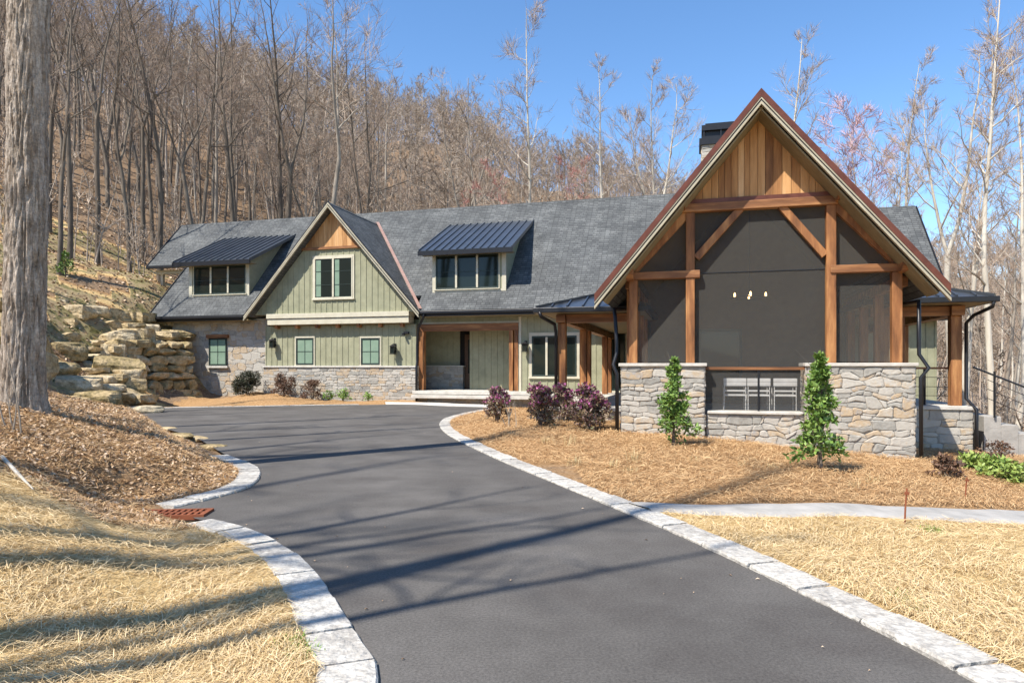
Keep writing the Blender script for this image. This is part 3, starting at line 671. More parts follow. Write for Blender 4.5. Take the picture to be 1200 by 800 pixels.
batten_wall('wall', ed+.08, eu1+.3, MV+1.3, FLR, 2.3, house, .30, .2, seed=9)
MB().box(ed+.0, ed+.08, MV+1.3, RB+.1, FLR, 2.3).build('wall', MT['siding'], house)
MB().box(eu1, eu1+.2, MV+.25, RB, FLR, 2.3).build('wall', MT['siding'], house)
MB().box(eu0-.7,eu1+.2,MV+.2,RB+.2,zh+.12,zh+.2).build('ceiling', MT['timberh'], house)
MB().box(eu0-.1, -1.4, MV-.55, RB+.2, FLR-.16, FLR).build('floor', MT['cap'], house, bevel=.015)
MB().box(eu0+.02, -1.4, MV-.95, MV-.55, FLR-.32, FLR-.18).build('step', MT['cap'], house, bevel=.015)
stone_wall('foundation', eu0+.0, -1.4, MV-.45, -1.75, FLR-.165, house, 33, depth=.3)
batten_wall('wall', eu0-.65, eu0-.05, MV+.3, FLR, 2.2, house, .29, .2, seed=10)
# main windows
a, b = uz(623.5,400,MV)[0], uz(676,400,MV)[0]
window(a, b, uz(640,441,MV)[1], uz(640,393.5,MV)[1], MV, panes=3, rows=0, trim=.12, label='triple window beside the entry')
mw = MB(); 
a, b = uz(716,400,MV)[0], uz(733,400,MV)[0]
window(a, b, FLR+.05, uz(725,388,MV)[1], MV, panes=1, trim=.10, label='glazed side door behind the left porch')
# wall lanterns
def lantern(u, v, z, label, s=1.0):
    l = MB().box(u-.05*s,u+.05*s,v-.03,v,z-.12*s,z+.20*s).tube([(u,v-.02,z+.15*s),(u,v-.16*s,z+.20*s),(u,v-.20*s,z+.12*s)], .014, 6).build('wall_lantern', MT['black'], house, label=label)
    c = Vector((u,v-.20*s,z))
    b = MB()
    for dx in (-1,1):
        for dy in (-1,1): b.box(c.x+dx*.075*s-.008,c.x+dx*.075*s+.008,c.y+dy*.075*s-.008,c.y+dy*.075*s+.008,c.z-.16*s,c.z+.09*s)
    b.box(c.x-.09*s,c.x+.09*s,c.y-.09*s,c.y+.09*s,c.z-.19*s,c.z-.16*s)
    b.add([(c.x-.11*s,c.y-.11*s,c.z+.09*s),(c.x+.11*s,c.y-.11*s,c.z+.09*s),(c.x+.11*s,c.y+.11*s,c.z+.09*s),(c.x-.11*s,c.y+.11*s,c.z+.09*s),(c.x,c.y,c.z+.18*s)], [(3,2,1,0),(0,1,4),(1,2,4),(2,3,4),(3,0,4)])
    b.build('cage', MT['black'], l); MB().box(c.x-.066*s,c.x+.066*s,c.y-.066*s,c.y+.066*s,c.z-.155*s,c.z+.085*s).build('lamp_glass', MT['glass'], l)
for (px,y,v,lb) in ((322.5,402,GW,'wall lantern left of the gable windows'),(463,409,GW,'wall lantern right of the gable windows'),(616.5,406,MV,'wall lantern right of the entry')):
    u, z = uz(px,y,v); lantern(u, v, z, lb, 1.25)
def downspout(pts, r=.05, label=None): return MB().tube(pts, r, 8).build('downspout', MT['black'], house, smooth=True, label=label)
downspout([(gu1+.65,EV-.0,EZ-.1),(gu1+.6,EV-.0,EZ-.3),(gu1+.16,GW-.13,EZ-.75),(gu1+.12,GW-.16,1.0),(gu1+.12,GW-.16,.2),(gu1+.13,GW-.26,.0),(gu1+.13,GW-.26,-1.5)], .055, 'black downspout at the right corner of the front gable')
u, z = uz(477,390,GW); MB().box(u-.1,u+.12,GW-.16,GW,z-.05,z+.05).box(u-.14,u-.06,GW-.26,GW-.1,z-.1,z-.02).build('security_light', MT['black'], house)

# screened porch wing -----------------------------------------------------------
PV, PWV = 14.5, 15.2; PC, PZ, PP, PH = 1.28, 5.47, 1.20, 3.30
pzf = lambda u: PZ-abs(u-PC)*PP
n1 = Vector((-PP,0,1)).normalized()*-.12; n2 = Vector((PP,0,1)).normalized()*-.12
mb = MB().prism([(PC-PH,PV,pzf(PC-PH)),(PC,PV,PZ),(PC,30.9,PZ),(PC-PH,30.9,pzf(PC-PH))], n1).prism([(PC,PV,PZ),(PC+PH,PV,pzf(PC+PH)),(PC+PH,30.9,pzf(PC+PH)),(PC,30.9,PZ)], n2)
mb.build('roof', MT['shy'], house, label='shingled roof over the screened porch')
rake(PC, PZ+.03, PP, PH+.04, PV, house, (('drip_edge','copper',.07,.105,-.02),('bargeboard_or_gap_shade','barge',.06,.025,.088),('bargeboard_or_gap_shade','black',.045,.03,.115),('bargeboard_or_gap_shade','barge',.09,.04,.147)))  # thin black layer is the shaded gap between boards, done as colour
# boarded soffit below the overhang
for s in (-1,1):
    n = Vector((s*PP,0,1)).normalized(); m = MB()
    for k in range(4):
        y0 = PV+.02+k*.165; a = Vector((PC,y0,PZ))-n*.17; b = Vector((PC+s*PH,y0,PZ-PH*PP))-n*.17
        m.prism([a,b,b+Vector((0,.158,0)),a+Vector((0,.158,0))], -n*.03, .3+.15*k)
    m.build('soffit', MT['soffit'], house)
def pz_(px,y): return uz(px,y,PWV)
ztb = pz_(885,236)[1]                        # top of tie beam
ztb0 = ztb-.18
peak_boards('gable_boards', PC, PWV-.06, ztb+.06, PZ-.24, PP, house, .15, 8)
MB().box(PC-(PZ-.24-ztb)/PP-.05, PC+(PZ-.24-ztb)/PP+.05, PWV-.12, PWV+.1, ztb+.0, ztb+.09).build('trim_band', MT['copper'], house)
uil, uir = pz_(809,300)[0], pz_(973,300)[0]; uol, uor = pz_(742.5,380)[0], pz_(1049.5,380)[0]
CAPZ = pz_(740,425.5)[1]
tm = .185
MB().box(uil-.28, uir+.12, PWV-.16, PWV+.04, ztb0, ztb-.003).build('beam', MT['timberh'], house, bevel=.012, label='tie beam under the cedar gable boards')
for u in (uil, uir): MB().box(u-tm/2,u+tm/2,PWV-.13,PWV+.07,CAPZ,ztb0-.003).build('post', MT['timber'], house, bevel=.012, label='inner porch post')
zl = pz_(775,323)[1]
for u in (uol, uor): MB().box(u-tm/2,u+tm/2,PWV-.13,PWV+.07,CAPZ,zl-.09).build('post', MT['timber'], house, bevel=.012, label='outer porch post')
MB().box(uol-.13, uil+.2, PWV-.16, PWV+.04, zl-.085, zl+.075).build('beam', MT['timberh'], house, bevel=.012)
MB().box(uir-.02, uor+.12, PWV-.16, PWV+.04, zl-.085, zl+.075).build('beam', MT['timberh'], house, bevel=.012)
def brace(a, b, w=.15): MB().beam((a[0],PWV-.05,a[1]),(b[0],PWV-.05,b[1]),w,.12,(0,1,0)).build('brace', MT['timber'], house, bevel=.008)
brace(pz_(816,303), pz_(868,245)); brace(pz_(966,300), pz_(913,240))
brace((uol+.02,zl+.12), (uil-.03,ztb0+.02), .16); brace((uor-.02,zl+.12), (uir+.03,ztb0+.02), .16)
# outlooker beams carrying the overhang
for u, zc in ((uil-.18,ztb0+.15),(uir+.14,ztb0+.15),(uol-.05,zl+.0),(uor+.08,zl+.0)):
    m = MB(); prof = [(PWV+.1,zc-.11),(PV+.32,zc-.11),(PV+.24,zc-.08),(PV+.18,zc-.01),(PV+.17,zc+.10),(PV+.19,zc+.13),(PWV+.1,zc+.13)]
    m.prism([(u-.08,y,z) for y,z in prof], (.16,0,0)); m.build('outlooker', MT['timberh'], house, bevel=.012)
# fly screens
zs = lambda u: pzf(u)-.22
ulw, urw = -1.48, 4.16
MB().box(ulw, urw, PWV+.02, PWV+.03, CAPZ, CAPZ+.001)
def scr(pts):
    m = MB(); m.add([(u,PWV+.0,z) for u,z in pts], [list(range(len(pts)))]); m.build('fly_screen', MT['screen'], house)
scr([(uol+.1,CAPZ+.02),(uil-.1,CAPZ+.02),(uil-.1,zs(uil-.1)),(uol+.1,zs(uol+.1))])
scr([(uir+.1,CAPZ+.02),(uor-.1,CAPZ+.02),(uor-.1,zs(uor-.1)),(uir+.1,zs(uir+.1))])
pil0, pil1 = pz_(729,470)[0], pz_(825.5,470)[0]; pir0, pir1 = pz_(944,470)[0], pz_(1068.5,480)[0]
zlow = pz_(885,481.5)[1]
scr([(pil1+.02,zlow+.02),(pir0-.02,zlow+.02),(pir0-.02,CAPZ),(uir-.1,CAPZ),(uir-.1,ztb0),(uil+.1,ztb0),(uil+.1,CAPZ),(pil1+.02,CAPZ)])
zr_ = pz_(885,431.5)[1]
MB().box(pil1+.0,pir0-.0,PWV-.04,PWV+.04,zr_-.03,zr_+.03).build('rail', MT['timberh'], house)
MB().box(uil+.1,uir-.1,PWV-.01,PWV+.015,pz_(885,318)[1]-.008,pz_(885,318)[1]+.008).build('screen_bar', MT['black'], house)
um = pz_(889,450)[0]; MB().box(um-.02,um+.02,PWV-.02,PWV+.03,zlow,zr_-.03).build('screen_bar', MT['black'], house)
bal = MB()
for i in range(9):
    z = zlow+.10+i*.085; bal.box(pil1+.02,pir0-.02,PWV+.06,PWV+.066,z,z+.006)
bal.build('cable_rail', MT['black'], house)
# piers, low wall
PD = 1.0
stone_wall('pier', pil0, pil1, PWV-.22, -2.0, CAPZ-.07, house, 41, depth=.8, left=True, right=True, label='left stone pier of the screened porch', warp=.035, hmin=.06, hmax=.17, wmin=.13, wmax=.42)
stone_wall('pier', pir0, pir1, PWV-.22, -2.4, CAPZ-.07, house, 43, depth=.8, left=True, right=True, label='right stone pier of the screened porch', warp=.055, hmin=.07, hmax=.19, wmin=.12, wmax=.40)
stone_wall('low_wall', pil1+.04, pir0-.04, PWV-.10, -2.2, zlow-.06, house, 47, depth=.4, warp=.055, hmin=.08, hmax=.19, wmin=.12, wmax=.34, label='low stone wall between the porch piers')
MB().box(pil0-.05,pil1+.05,PWV-.28,PWV+.62,CAPZ-.07,CAPZ).build('stone_cap', MT['cap'], house, bevel=.012)
MB().box(pir0-.05,pir1+.05,PWV-.28,PWV+.62,CAPZ-.07,CAPZ).build('stone_cap', MT['cap'], house, bevel=.012)
MB().box(pil1+.06,pir0-.06,PWV-.17,PWV+.34,zlow-.06,zlow).build('stone_cap', MT['cap'], house, bevel=.012)
# porch inside: floor, back wall, side walls with openings, ceiling lining
PB = 20.6
MB().box(-1.4,4.1,PWV+.35,28.6,FLR-.2,FLR).build('floor', MT['slab'], house)
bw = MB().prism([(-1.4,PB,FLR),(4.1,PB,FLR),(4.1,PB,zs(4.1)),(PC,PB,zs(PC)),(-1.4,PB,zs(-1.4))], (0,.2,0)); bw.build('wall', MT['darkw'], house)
window(.1, 1.3, FLR+.1, 1.1, PB, panes=1, trim=.0, label='glazed doors at the back of the screened porch')
for u in (-1.42, 4.08):
    for k in range(4):
        v = PWV+.7+k*1.45; MB().box(u-.09,u+.09,v-.09,v+.09,-2.4 if k == 3 else FLR,zs(u)-.03).build('post', MT['timber'], house)
    MB().box(u-.08,u+.08,PWV+.2,PB,zs(u)-.25,zs(u)-.04).build('beam', MT['timberh'], house)
    m = MB(); m.add([(u,PWV+.62,FLR),(u,PB,FLR),(u,PB,zs(u)-.25),(u,PWV+.62,zs(u)-.25)], [(0,1,2,3)]); m.build('fly_screen', MT['screen'], house)
    MB().box(u-.15,u+.15,PB,28.85,-2.4,zs(u)-.02).build('wall', MT['siding'], house)
for s in (-1,1):
    n = Vector((s*PP,0,1)).normalized(); a = Vector((PC,PWV+.1,PZ))-n*.2; b = Vector((PC+s*(PH-.6),PWV+.1,PZ-(PH-.6)*PP))-n*.2; e = Vector((0,PB-PWV-.15,0))
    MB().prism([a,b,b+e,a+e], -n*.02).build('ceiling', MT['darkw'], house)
MB().box(-1.5,-1.2,PWV+.6,28.8,-2.2,FLR-.21).box(3.95,4.2,PWV+.6,28.8,-2.6,FLR-.21).build('foundation', MT['mortar'], house)
# chimney
cx0, cx1 = .22, 1.5; cv = 24.0; ctop = 7.5
ch = MB().box(cx0,cx1,cv,cv+.9,4.0,ctop).build('chimney', MT['cap'], house)
cs = MB(); stone_face(cs,(cx0,cv,5.2),(1,0,0),FR,cx1-cx0,ctop-5.2,61,warp=.03); stone_face(cs,(cx0,cv+.9,5.2),(0,-1,0),(-1,0,0),.9,ctop-5.2,62,warp=.03); cs.build('stonework', MT['stone'], ch)
MB().box(cx0-.08,cx1+.08,cv-.08,cv+.98,ctop,ctop+.22).box(cx0+.0,cx1-.0,cv+.0,cv+.9,ctop+.22,ctop+.30).box(cx0+.05,cx0+.1,cv+.03,cv+.08,ctop+.3,ctop+.5).box(cx0+.6,cx0+.65,cv+.03,cv+.08,ctop+.3,ctop+.5).box(cx1-.1,cx1-.05,cv+.03,cv+.08,ctop+.3,ctop+.5).box(cx0+.12,cx1-.12,cv+.12,cv+.8,ctop+.3,ctop+.5).box(cx0+.0,cx1-.0,cv+.0,cv+.9,ctop+.5,ctop+.68).box(cx0+.12,cx1-.12,cv+.1,cv+.8,ctop+.68,ctop+.76).build('chimney_cap', MT['black'], ch)

# side porches -----------------------------------------------------------------
def hip(ul, ur, v0, v1, ze, rise, label):
    uc = (ul+ur)/2; half = (ur-ul)/2; zr = ze+rise; va = v0+half*.9
    m = MB(); t = Vector((0,0,-.07))
    def face(ps): m.prism(ps, t)
    face([(ul,v0,ze),(ur,v0,ze),(uc,va,zr)]); face([(ul,v1,ze),(ul,v0,ze),(uc,va,zr),(uc,v1,zr)]); face([(ur,v0,ze),(ur,v1,ze),(uc,v1,zr),(uc,va,zr)])
    k = .38
    n = int((ur-ul)/k)
    for i in range(1, n):
        u = ul+(ur-ul)*i/n; f = 1-abs(u-uc)/half; m.beam((u,v0,ze+.03),(u,v0+(va-v0)*f,ze+rise*f+.02),.03,.045)
    n = int((v1-v0)/k)
    for i in range(1, n):
        v = v0+(v1-v0)*i/n; f = min(1,(v-v0)/(va-v0))
        m.beam((ul,v,ze+.03),(ul+half*f,v,ze+rise*f+.02),.03,.045); m.beam((ur,v,ze+.03),(ur-half*f,v,ze+rise*f+.02),.03,.045)
    for u in (ul,ur): m.beam((u,v0,ze+.03),(uc,va,zr+.03),.06,.06)
    m.beam((uc,va,zr+.03),(uc,v1,zr+.03),.08,.06)
    m.build('metal_roof', MT['metal'], house, label=label)
    g = MB().box(ul-.07,ur+.07,v0-.09,v0+.02,ze-.13,ze+.0).box(ul-.09,ul+.01,v0+.02,v1,ze-.13,ze+.0).box(ur-.01,ur+.09,v0+.02,v1,ze-.13,ze+.0).build('gutter', MT['black'], house, bevel=.015)
    MB().box(ul+.05,ur-.05,v0+.05,v1,ze-.13,ze-.09).build('soffit', MT['soffit'], house)
hip(-3.95,-1.15,17.15,28.6,1.52,.42,'hipped metal roof of the left side porch')
for k,(u,v) in enumerate([(-3.38,17.75),(-3.38,21.3),(-3.38,22.2),(-3.38,26.6),(-3.38,27.9)]):
    MB().box(u-.105,u+.105,v-.105,v+.105,-1.9,1.16).build('post', MT['timber'], house, bevel=.012, label='left side porch post')
MB().box(-3.50,-3.26,17.5,28.6,1.163,1.37).build('beam', MT['timberh'], house); MB().box(-3.25,-1.6,17.62,17.86,1.163,1.37).build('beam', MT['timberh'], house)
stone_wall('foundation', -3.6,-1.5,17.45,-2.0,FLR-.07, house, 51, depth=.4, left=True)
MB().box(-3.7,-1.45,17.4,28.4,FLR-.07,FLR).build('floor', MT['cap'], house)
downspout([(-3.85,17.1,1.42),(-3.82,17.1,1.30),(-3.55,17.55,1.12),(-3.52,17.6,.9),(-3.52,17.6,-1.5)], .045, 'downspout on the left side porch post')
# right side porch
hip(3.95,6.62,17.9,28.6,1.62,.42,'hipped metal roof of the right side porch')
for (u,v) in [(6.08,18.75),(6.08,23.0),(6.08,28.0),(4.85,18.75),(4.5,18.75)]:
    MB().box(u-.12,u+.12,v-.12,v+.12,-.93,1.24).build('post', MT['timber'], house, bevel=.012, label='right side porch post')
MB().box(5.94,6.22,18.5,28.4,1.243,1.47).build('beam', MT['timberh'], house); MB().box(4.2,5.93,18.62,18.88,1.243,1.47).build('beam', MT['timberh'], house)
stone_wall('foundation', 4.2,6.36,18.45,-2.9,-1.02, house, 53, depth=.5, right=True, warp=.04, hmin=.12, hmax=.28, wmin=.25, wmax=.6, label='stone base of the right side porch')
MB().box(4.2,6.44,18.38,28.4,-1.02,-.93).build('floor', MT['cap'], house, bevel=.012)
batten_wall('wall', 4.2, 6.7, 28.5, -.9, 1.5, house)
window(4.95, 5.75, -.85, 1.2, 28.46, trim=.08, label='tall window at the back of the right porch')
downspout([(6.58,17.85,1.52),(6.56,17.87,1.38),(6.36,18.4,1.22),(6.26,18.56,1.05),(6.26,18.56,-.75),(6.40,18.34,-1.0),(6.40,18.34,-2.4)], .042, 'downspout at the right porch corner')
downspout([(4.35,17.85,1.50),(4.3,17.2,1.38),(4.27,PWV-.1,1.30),(4.27,PWV-.12,.45),(4.27,PWV-.12,.25),(4.40,PWV-.26,-.02),(pir1+.09,PWV-.26,-.2),(pir1+.09,PWV-.26,-2.0)], .038, 'downspout at the right porch pier')
downspout([(-1.62,17.0,1.42),(-1.75,15.4,1.30),(-1.70,PWV-.05,1.1),(-1.66,PWV-.1,.5),(-1.66,PWV-.12,.3),(-1.72,PWV-.26,.05),(pil0-.08,PWV-.27,-.15),(pil0-.08,PWV-.27,-1.6)], .042, 'downspout at the left porch pier')
# steps and handrail down the far right
for i in range(8):
    MB().box(6.7+i*.36,6.7+(i+1)*.36,18.75,20.6,-3.8,-.98-.2*(i+1)).build('step', MT['slab'], house, bevel=.01)
def rail(pts, posts):
    m = MB().tube(pts, .022, 6)
    for (u,v,z0,z1) in posts: m.tube([(u,v,z0),(u,v,z1)], .025, 6)
    return m
m = rail([(6.45,18.7,-.0),(9.2,18.7,-1.22),(12.5,18.7,-2.4)], [(6.9,18.7,-1.2,-.1),(8.05,18.7,-1.8,-.7),(9.2,18.7,-2.6,-1.24)])
for k in (.22,.44,.66): m.tube([(6.75,18.7,-.08-k),(9.2,18.7,-1.25-k),(12.5,18.7,-2.43-k)], .008, 5)
m.build('handrail', MT['black'], house, label='black handrail down the right steps')
m = MB().box(4.6,6.2,18.80,18.86,-.05,0.0); m.build('handrail', MT['timberh'], house, label='wooden porch rail at the right corner')
m = MB()
for k in (-.25,-.48,-.70): m.tube([(4.6,18.83,k),(6.2,18.83,k)], .008, 5)
m.tube([(5.45,18.83,-.93),(5.45,18.83,-.03)], .03, 6); m.build('cable_rail', MT['black'], house)

# things inside the porch ------------------------------------------------------
def chair(u, v, label):
    w = h2w(u, v, FLR); c = empty('patio_chair', w, -TH, label, 'chair', 'white strapped chairs inside the screened porch')
    s = .225
    MB().box(-s,s,-.24,.26,.40,.44).build('seat', MT['white'], c, bevel=.01)
    b = MB().box(-s-.02,s+.02,-.28,-.25,.62,.80).box(-s,s,-.27,-.25,.50,.54); b.build('backrest', MT['white'], c, bevel=.008)
    for dx in (-s,s):
        for dy, zt in ((-.26,.80),(.26,.62)): MB().tube([(dx,dy,0),(dx,dy,zt)], .010, 6).build('leg', MT['white'], c)
        MB().box(dx-.02,dx+.02,-.26,.26,.60,.63).build('armrest', MT['black'], c)
for px, lb in ((860.5,'left white strapped chair behind the low porch wall'),(888,'middle white strapped chair behind the screen bar'),(918.5,'right white strapped chair behind the low porch wall')):
    u = uz(px,450,16.35)[0]; chair(u, 16.35, lb)
u, z = uz(878,346,18.2)
cd = empty('chandelier', h2w(u,18.2,z), -TH, 'black ring chandelier with four small lit bulbs inside the screened porch', 'chandelier')
MB().tube([(math.cos(a)*.42,math.sin(a)*.42,-.06) for a in [k*math.pi/9 for k in range(19)]], .016, 6).build('ring', MT['black'], cd)
MB().tube([(0,0,.0),(0,0,pzf(u)-.25-z)], .012, 6).tube([(-.42,0,-.06),(0,0,.5),(.42,0,-.06)], .006, 5).build('rod', MT['black'], cd)
for x, y in ((-.36,-.2),(.0,-.42),(.02,.42),(.38,-.14)):
    MB().tube([(x,y,-.06),(x,y,-.02),(x,y,.03),(x,y,.06)], [.016,.024,.022,.004], 8).build('bulb', MT['bulb'], cd, smooth=True)
# ---------------------------------------------------------------- trees
def gen_tree(seed, H=20., r0=.22, first=.42, nl=15, lean=.03, fork=0, wob=.25, limb=.30, up=.75, sub=6, tw=7, tww=.016, flare=1.25):
    """bare broadleaf tree: (trunk with limbs, crown of finer branches and twigs)"""
    rg = random.Random(seed); T = MB(); K = MB(); nz = rg.random
    def grow(p, d, L, r, n, bend, upf, taper=.35):
        pts = [p.copy()]; rad = [r]; d = d.normalized(); st = L/n
        for i in range(n):
            d = (d+Vector((rg.gauss(0,bend),rg.gauss(0,bend),rg.gauss(0,bend*.6)+upf*.12))).normalized()
            p = p+d*st; pts.append(p.copy()); rad.append(r*(1-(1-taper)*(i+1)/n))
        return pts, rad
    def lerp(pts, rad, t):
        k = t*(len(pts)-1); i = min(int(k), len(pts)-2); f = k-i
        return pts[i].lerp(pts[i+1], f), rad[i]+(rad[i+1]-rad[i])*f, (pts[i+1]-pts[i]).normalized()
    def ribbon(mb, p, d, L, w):
        sd = d.cross(Vector((rg.gauss(0,1),rg.gauss(0,1),rg.gauss(0,1))))
        if sd.length < 1e-3: return
        sd.normalize(); q = p+d*L*.55+Vector((rg.gauss(0,.05),rg.gauss(0,.05),rg.gauss(.03,.04)))*L; e = p+(d+Vector((0,0,.2))).normalized()*L
        mb.add([p-sd*w/2, p+sd*w/2, q+sd*w*.35, q-sd*w*.35, e], [(0,1,2,3),(3,2,4)], rg.random())
    def away(d, tilt):
        a = Vector((rg.gauss(0,1),rg.gauss(0,1),rg.gauss(0,.5))); a = (a-d*a.dot(d)).normalized()
        return (d*math.cos(tilt)+a*math.sin(tilt)).normalized()
    leaders = []
    d0 = Vector((rg.gauss(0,lean),rg.gauss(0,lean),1)); n0 = 14
    if fork:
        pts, rad = grow(Vector((0,0,0)), d0, H*fork, r0, 7, wob*.10, .2, .8); rad[0] *= flare; leaders.append((pts, rad, 0))
        a = rg.uniform(0,6.28)
        for k in range(2):
            dd = Vector((math.cos(a+k*math.pi)*.30,math.sin(a+k*math.pi)*.30,1)); pp, rr = grow(pts[-1], dd, H*(1-fork)*rg.uniform(.85,1), rad[-1]*(.80-.12*k), n0, wob*.13, .5, .12); leaders.append((pp, rr, 1))
    else:
        pts, rad = grow(Vector((0,0,0)), d0, H, r0, n0+3, wob*.11, .3, .10); rad[0] *= flare; leaders.append((pts, rad, 2))
    for pts, rad, kind in leaders:
        pts = [pts[0]-Vector((0,0,.6))]+pts if kind != 1 else pts; rd = [rad[0]*1.15]+rad if kind != 1 else rad
        T.tube(pts, rd, 8, rg.random(), cap=False)
        if kind == 0: continue
        m = nl if kind == 2 else int(nl*.62); f0 = first if kind == 2 else .12
        for i in range(m):
            t = f0+(1-f0)*((i+rg.random())/m)**.9; t = min(t,.99); p, r, d = lerp(pts, rd, t)
            L = H*limb*(1.12-t*.85)*rg.uniform(.55,1.2); dl = away(d, rg.uniform(.6,1.15)); dl.z = abs(dl.z)*.5+.25
            lp, lr = grow(p, dl, L, r*rg.uniform(.38,.62), 6, .17, up, .18); T.tube(lp, lr, 5, rg.random(), cap=False)
            for j in range(sub):
                t2 = rg.uniform(.2,.98); q, r2, d2 = lerp(lp, lr, t2); L2 = L*rg.uniform(.22,.55)*(1.15-t2*.5); dd = away(d2, rg.uniform(.45,1.0)); dd.z += .2
                bp, br = grow(q, dd, L2, max(r2*.55,.010), 3, .20, up*.9, .35); K.tube(bp, br, 3, rg.random(), cap=False)
                for k in range(tw):
                    t3 = rg.uniform(.15,1); s, _, d3 = lerp(bp, br, t3); ribbon(K, s, away(d3, rg.uniform(.3,.9)), L2*rg.uniform(.35,.8)+.15, tww)
            for k in range(tw//2+1):
                s, _, d3 = lerp(lp, lr, rg.uniform(.4,1)); ribbon(K, s, away(d3, rg.uniform(.3,.9)), L*.25, tww*1.1)
        for k in range(10):
            s, _, d3 = lerp(pts, rd, rg.uniform(.8,1)); ribbon(K, s, away(d3, rg.uniform(.3,1.0)), H*.05, tww)
    return T, K
class Proto:
    def __init__(s, seed, mt='bark', mk='twig', **kw):
        T, K = gen_tree(seed, **kw); s.H = kw.get('H', 20.)
        def mk_mesh(nm, mb, mat):
            me = bpy.data.meshes.new(nm); me.from_pydata([tuple(p) for p in mb.v], [], mb.f); a = me.attributes.new('tone','FLOAT','FACE'); a.data.foreach_set('value', np.asarray(mb.t, np.float32))
            me.materials.append(MT[mat]); return me
        s.T = mk_mesh('trunk', T, mt); s.T.polygons.foreach_set('use_smooth', np.ones(len(s.T.polygons), bool)); s.K = mk_mesh('crown', K, mk)
    def place(s, x, y, H, rz, label, group, name='bare_tree', cat='tree', z=None, tilt=0, k=1.0):
        e = empty(name, (x, y, hz(x,y) if z is None else z), rz, label, cat, group); sc = H/s.H; e.scale = (sc*k, sc*k, sc)
        if tilt: e.rotation_euler = (0, tilt, rz)
        for nm, me in (('trunk', s.T), ('crown', s.K)):
            o = bpy.data.objects.new(nm, me); C.objects.link(o); o.parent = e
        return e
LEFT = [Proto(10+i, 'barkd', 'twigd', tw=6, nl=15, sub=5, r0=.135+.02*(i%3), fork=[0,.45,0,.35,0,.55][i], wob=[.3,.5,.35,.6,.25,.5][i], first=.38, limb=.30) for i in range(6)]
MID = [Proto(30+i, 'bark', 'twig', tw=10, r0=.135+.015*(i%3), fork=[0,.5,0,0,.4][i], wob=.32, first=.36, limb=.26) for i in range(5)]
RIGHT = [Proto(50+i, 'barkw', 'twig', r0=.15+.015*(i%3), fork=[0,.5,0,0][i], wob=.30, first=.36, limb=.24, nl=20, sub=8, tw=10) for i in range(4)]
REDT = [Proto(70, 'bark', 'twigr', r0=.15, wob=.3, first=.35, limb=.26, tw=9, tww=.03)]
PINK = Proto(75, 'barkw', 'pinkbud', r0=.12, wob=.3, first=.55, limb=.34, nl=20, sub=9, tw=12, tww=.026)
SHADE = [Proto(80+i, 'barkd', 'twigd', H=24., r0=.21, fork=[0,.6,0][i], wob=.3, first=.62, limb=.2, nl=9, sub=3, tw=2) for i in range(3)]
rt = random.Random(99)
def put(px, Y, ytop, protos, label, group=None, k=1.0, tilt=0, rz=None, i=None, name='bare_tree'):
    x = (px-600)/F*Y; z = hz(x, Y); H = (HZ-ytop)/F*Y-z; p = (protos[rt.randrange(len(protos))] if i is None else protos[i]) if isinstance(protos, list) else protos
    return p.place(x, Y, H, rt.uniform(0,6.28) if rz is None else rz, label, group, k=k, tilt=tilt, name=name)
taken = []
def clear(x, y, dmin):
    for a, b in taken:
        if (a-x)**2+(b-y)**2 < dmin*dmin: return False
    taken.append((x, y)); return True
# the large oak on the bank, in the foreground
BIG = Proto(1, 'barkbig', 'twigd', H=24., r0=.208, first=.45, nl=17, wob=.12, lean=.0, limb=.36, flare=1.0)
bx_, by_ = -6.80, 9.5
big = BIG.place(bx_, by_, 24., 1.0, 'massive furrowed grey trunk standing on the leaf-strewn bank at the left edge', None, name='oak_tree', tilt=.012)
_bz = hz(bx_, by_)
rf_ = MB(); prof = [(-.35,1.7),(-.1,1.45),(.02,1.28),(.10,1.18),(.2,1.10),(.32,1.04),(.45,1.0),(.6,.95)]; nseg = 28; V = []; 
for zz, k in prof:
    for q in range(nseg):
        an = 2*math.pi*q/nseg; lob = 1+(k-1)*.55*(.5+.5*math.sin(an*5+1.3))+.03*noise.noise(Vector((math.cos(an)*2,math.sin(an)*2,zz))); r = .305*(1+(k-1)*.8*lob)*lob**.4; V.append((math.cos(an)*r, math.sin(an)*r, zz))
rf_.add(V, [(i*nseg+q, i*nseg+(q+1)%nseg, (i+1)*nseg+(q+1)%nseg, (i+1)*nseg+q) for i in range(len(prof)-1) for q in range(nseg)], .4)
rf_ = MB(); NS, NZ = 150, 330; V = []
for i in range(NZ+1):
    zz = -.4+i*(9.9/NZ); k = np.interp(zz, [p[0] for p in prof], [p[1] for p in prof]) if zz < .45 else 1.0
    for q in range(NS):
        an = 2*math.pi*q/NS; c_, s_ = math.cos(an), math.sin(an); lob = .5+.5*math.sin(an*5+1.3)
        w1 = noise.noise(Vector((c_*1.3,s_*1.3,zz*.35+5)))*.9; f1 = noise.noise(Vector((c_*5.2+w1,s_*5.2+w1,zz*1.5))); f2 = noise.noise(Vector((c_*11,s_*11,zz*5+9))); f3 = noise.noise(Vector((c_*26,s_*26,zz*16)))
        rd_ = (1-min(1,abs(f1)*3.2))**2; r = .250*(1-.012*max(0,zz))*(1+(k-1)*(.35+.65*lob))+.014-.045*rd_+.018*f2+.010*f3+.02*noise.noise(Vector((c_,s_,zz*.5)))
        V.append((c_*r, s_*r, zz))
rf_.v = V; n_ = 0
for i in range(NZ):
    for q in range(NS): q2 = (q+1)%NS; rf_.f.append((i*NS+q, i*NS+q2, (i+1)*NS+q2, (i+1)*NS+q)); rf_.t.append(.5)
rf_.build('bark', MT['barkbig'], big, smooth=True)
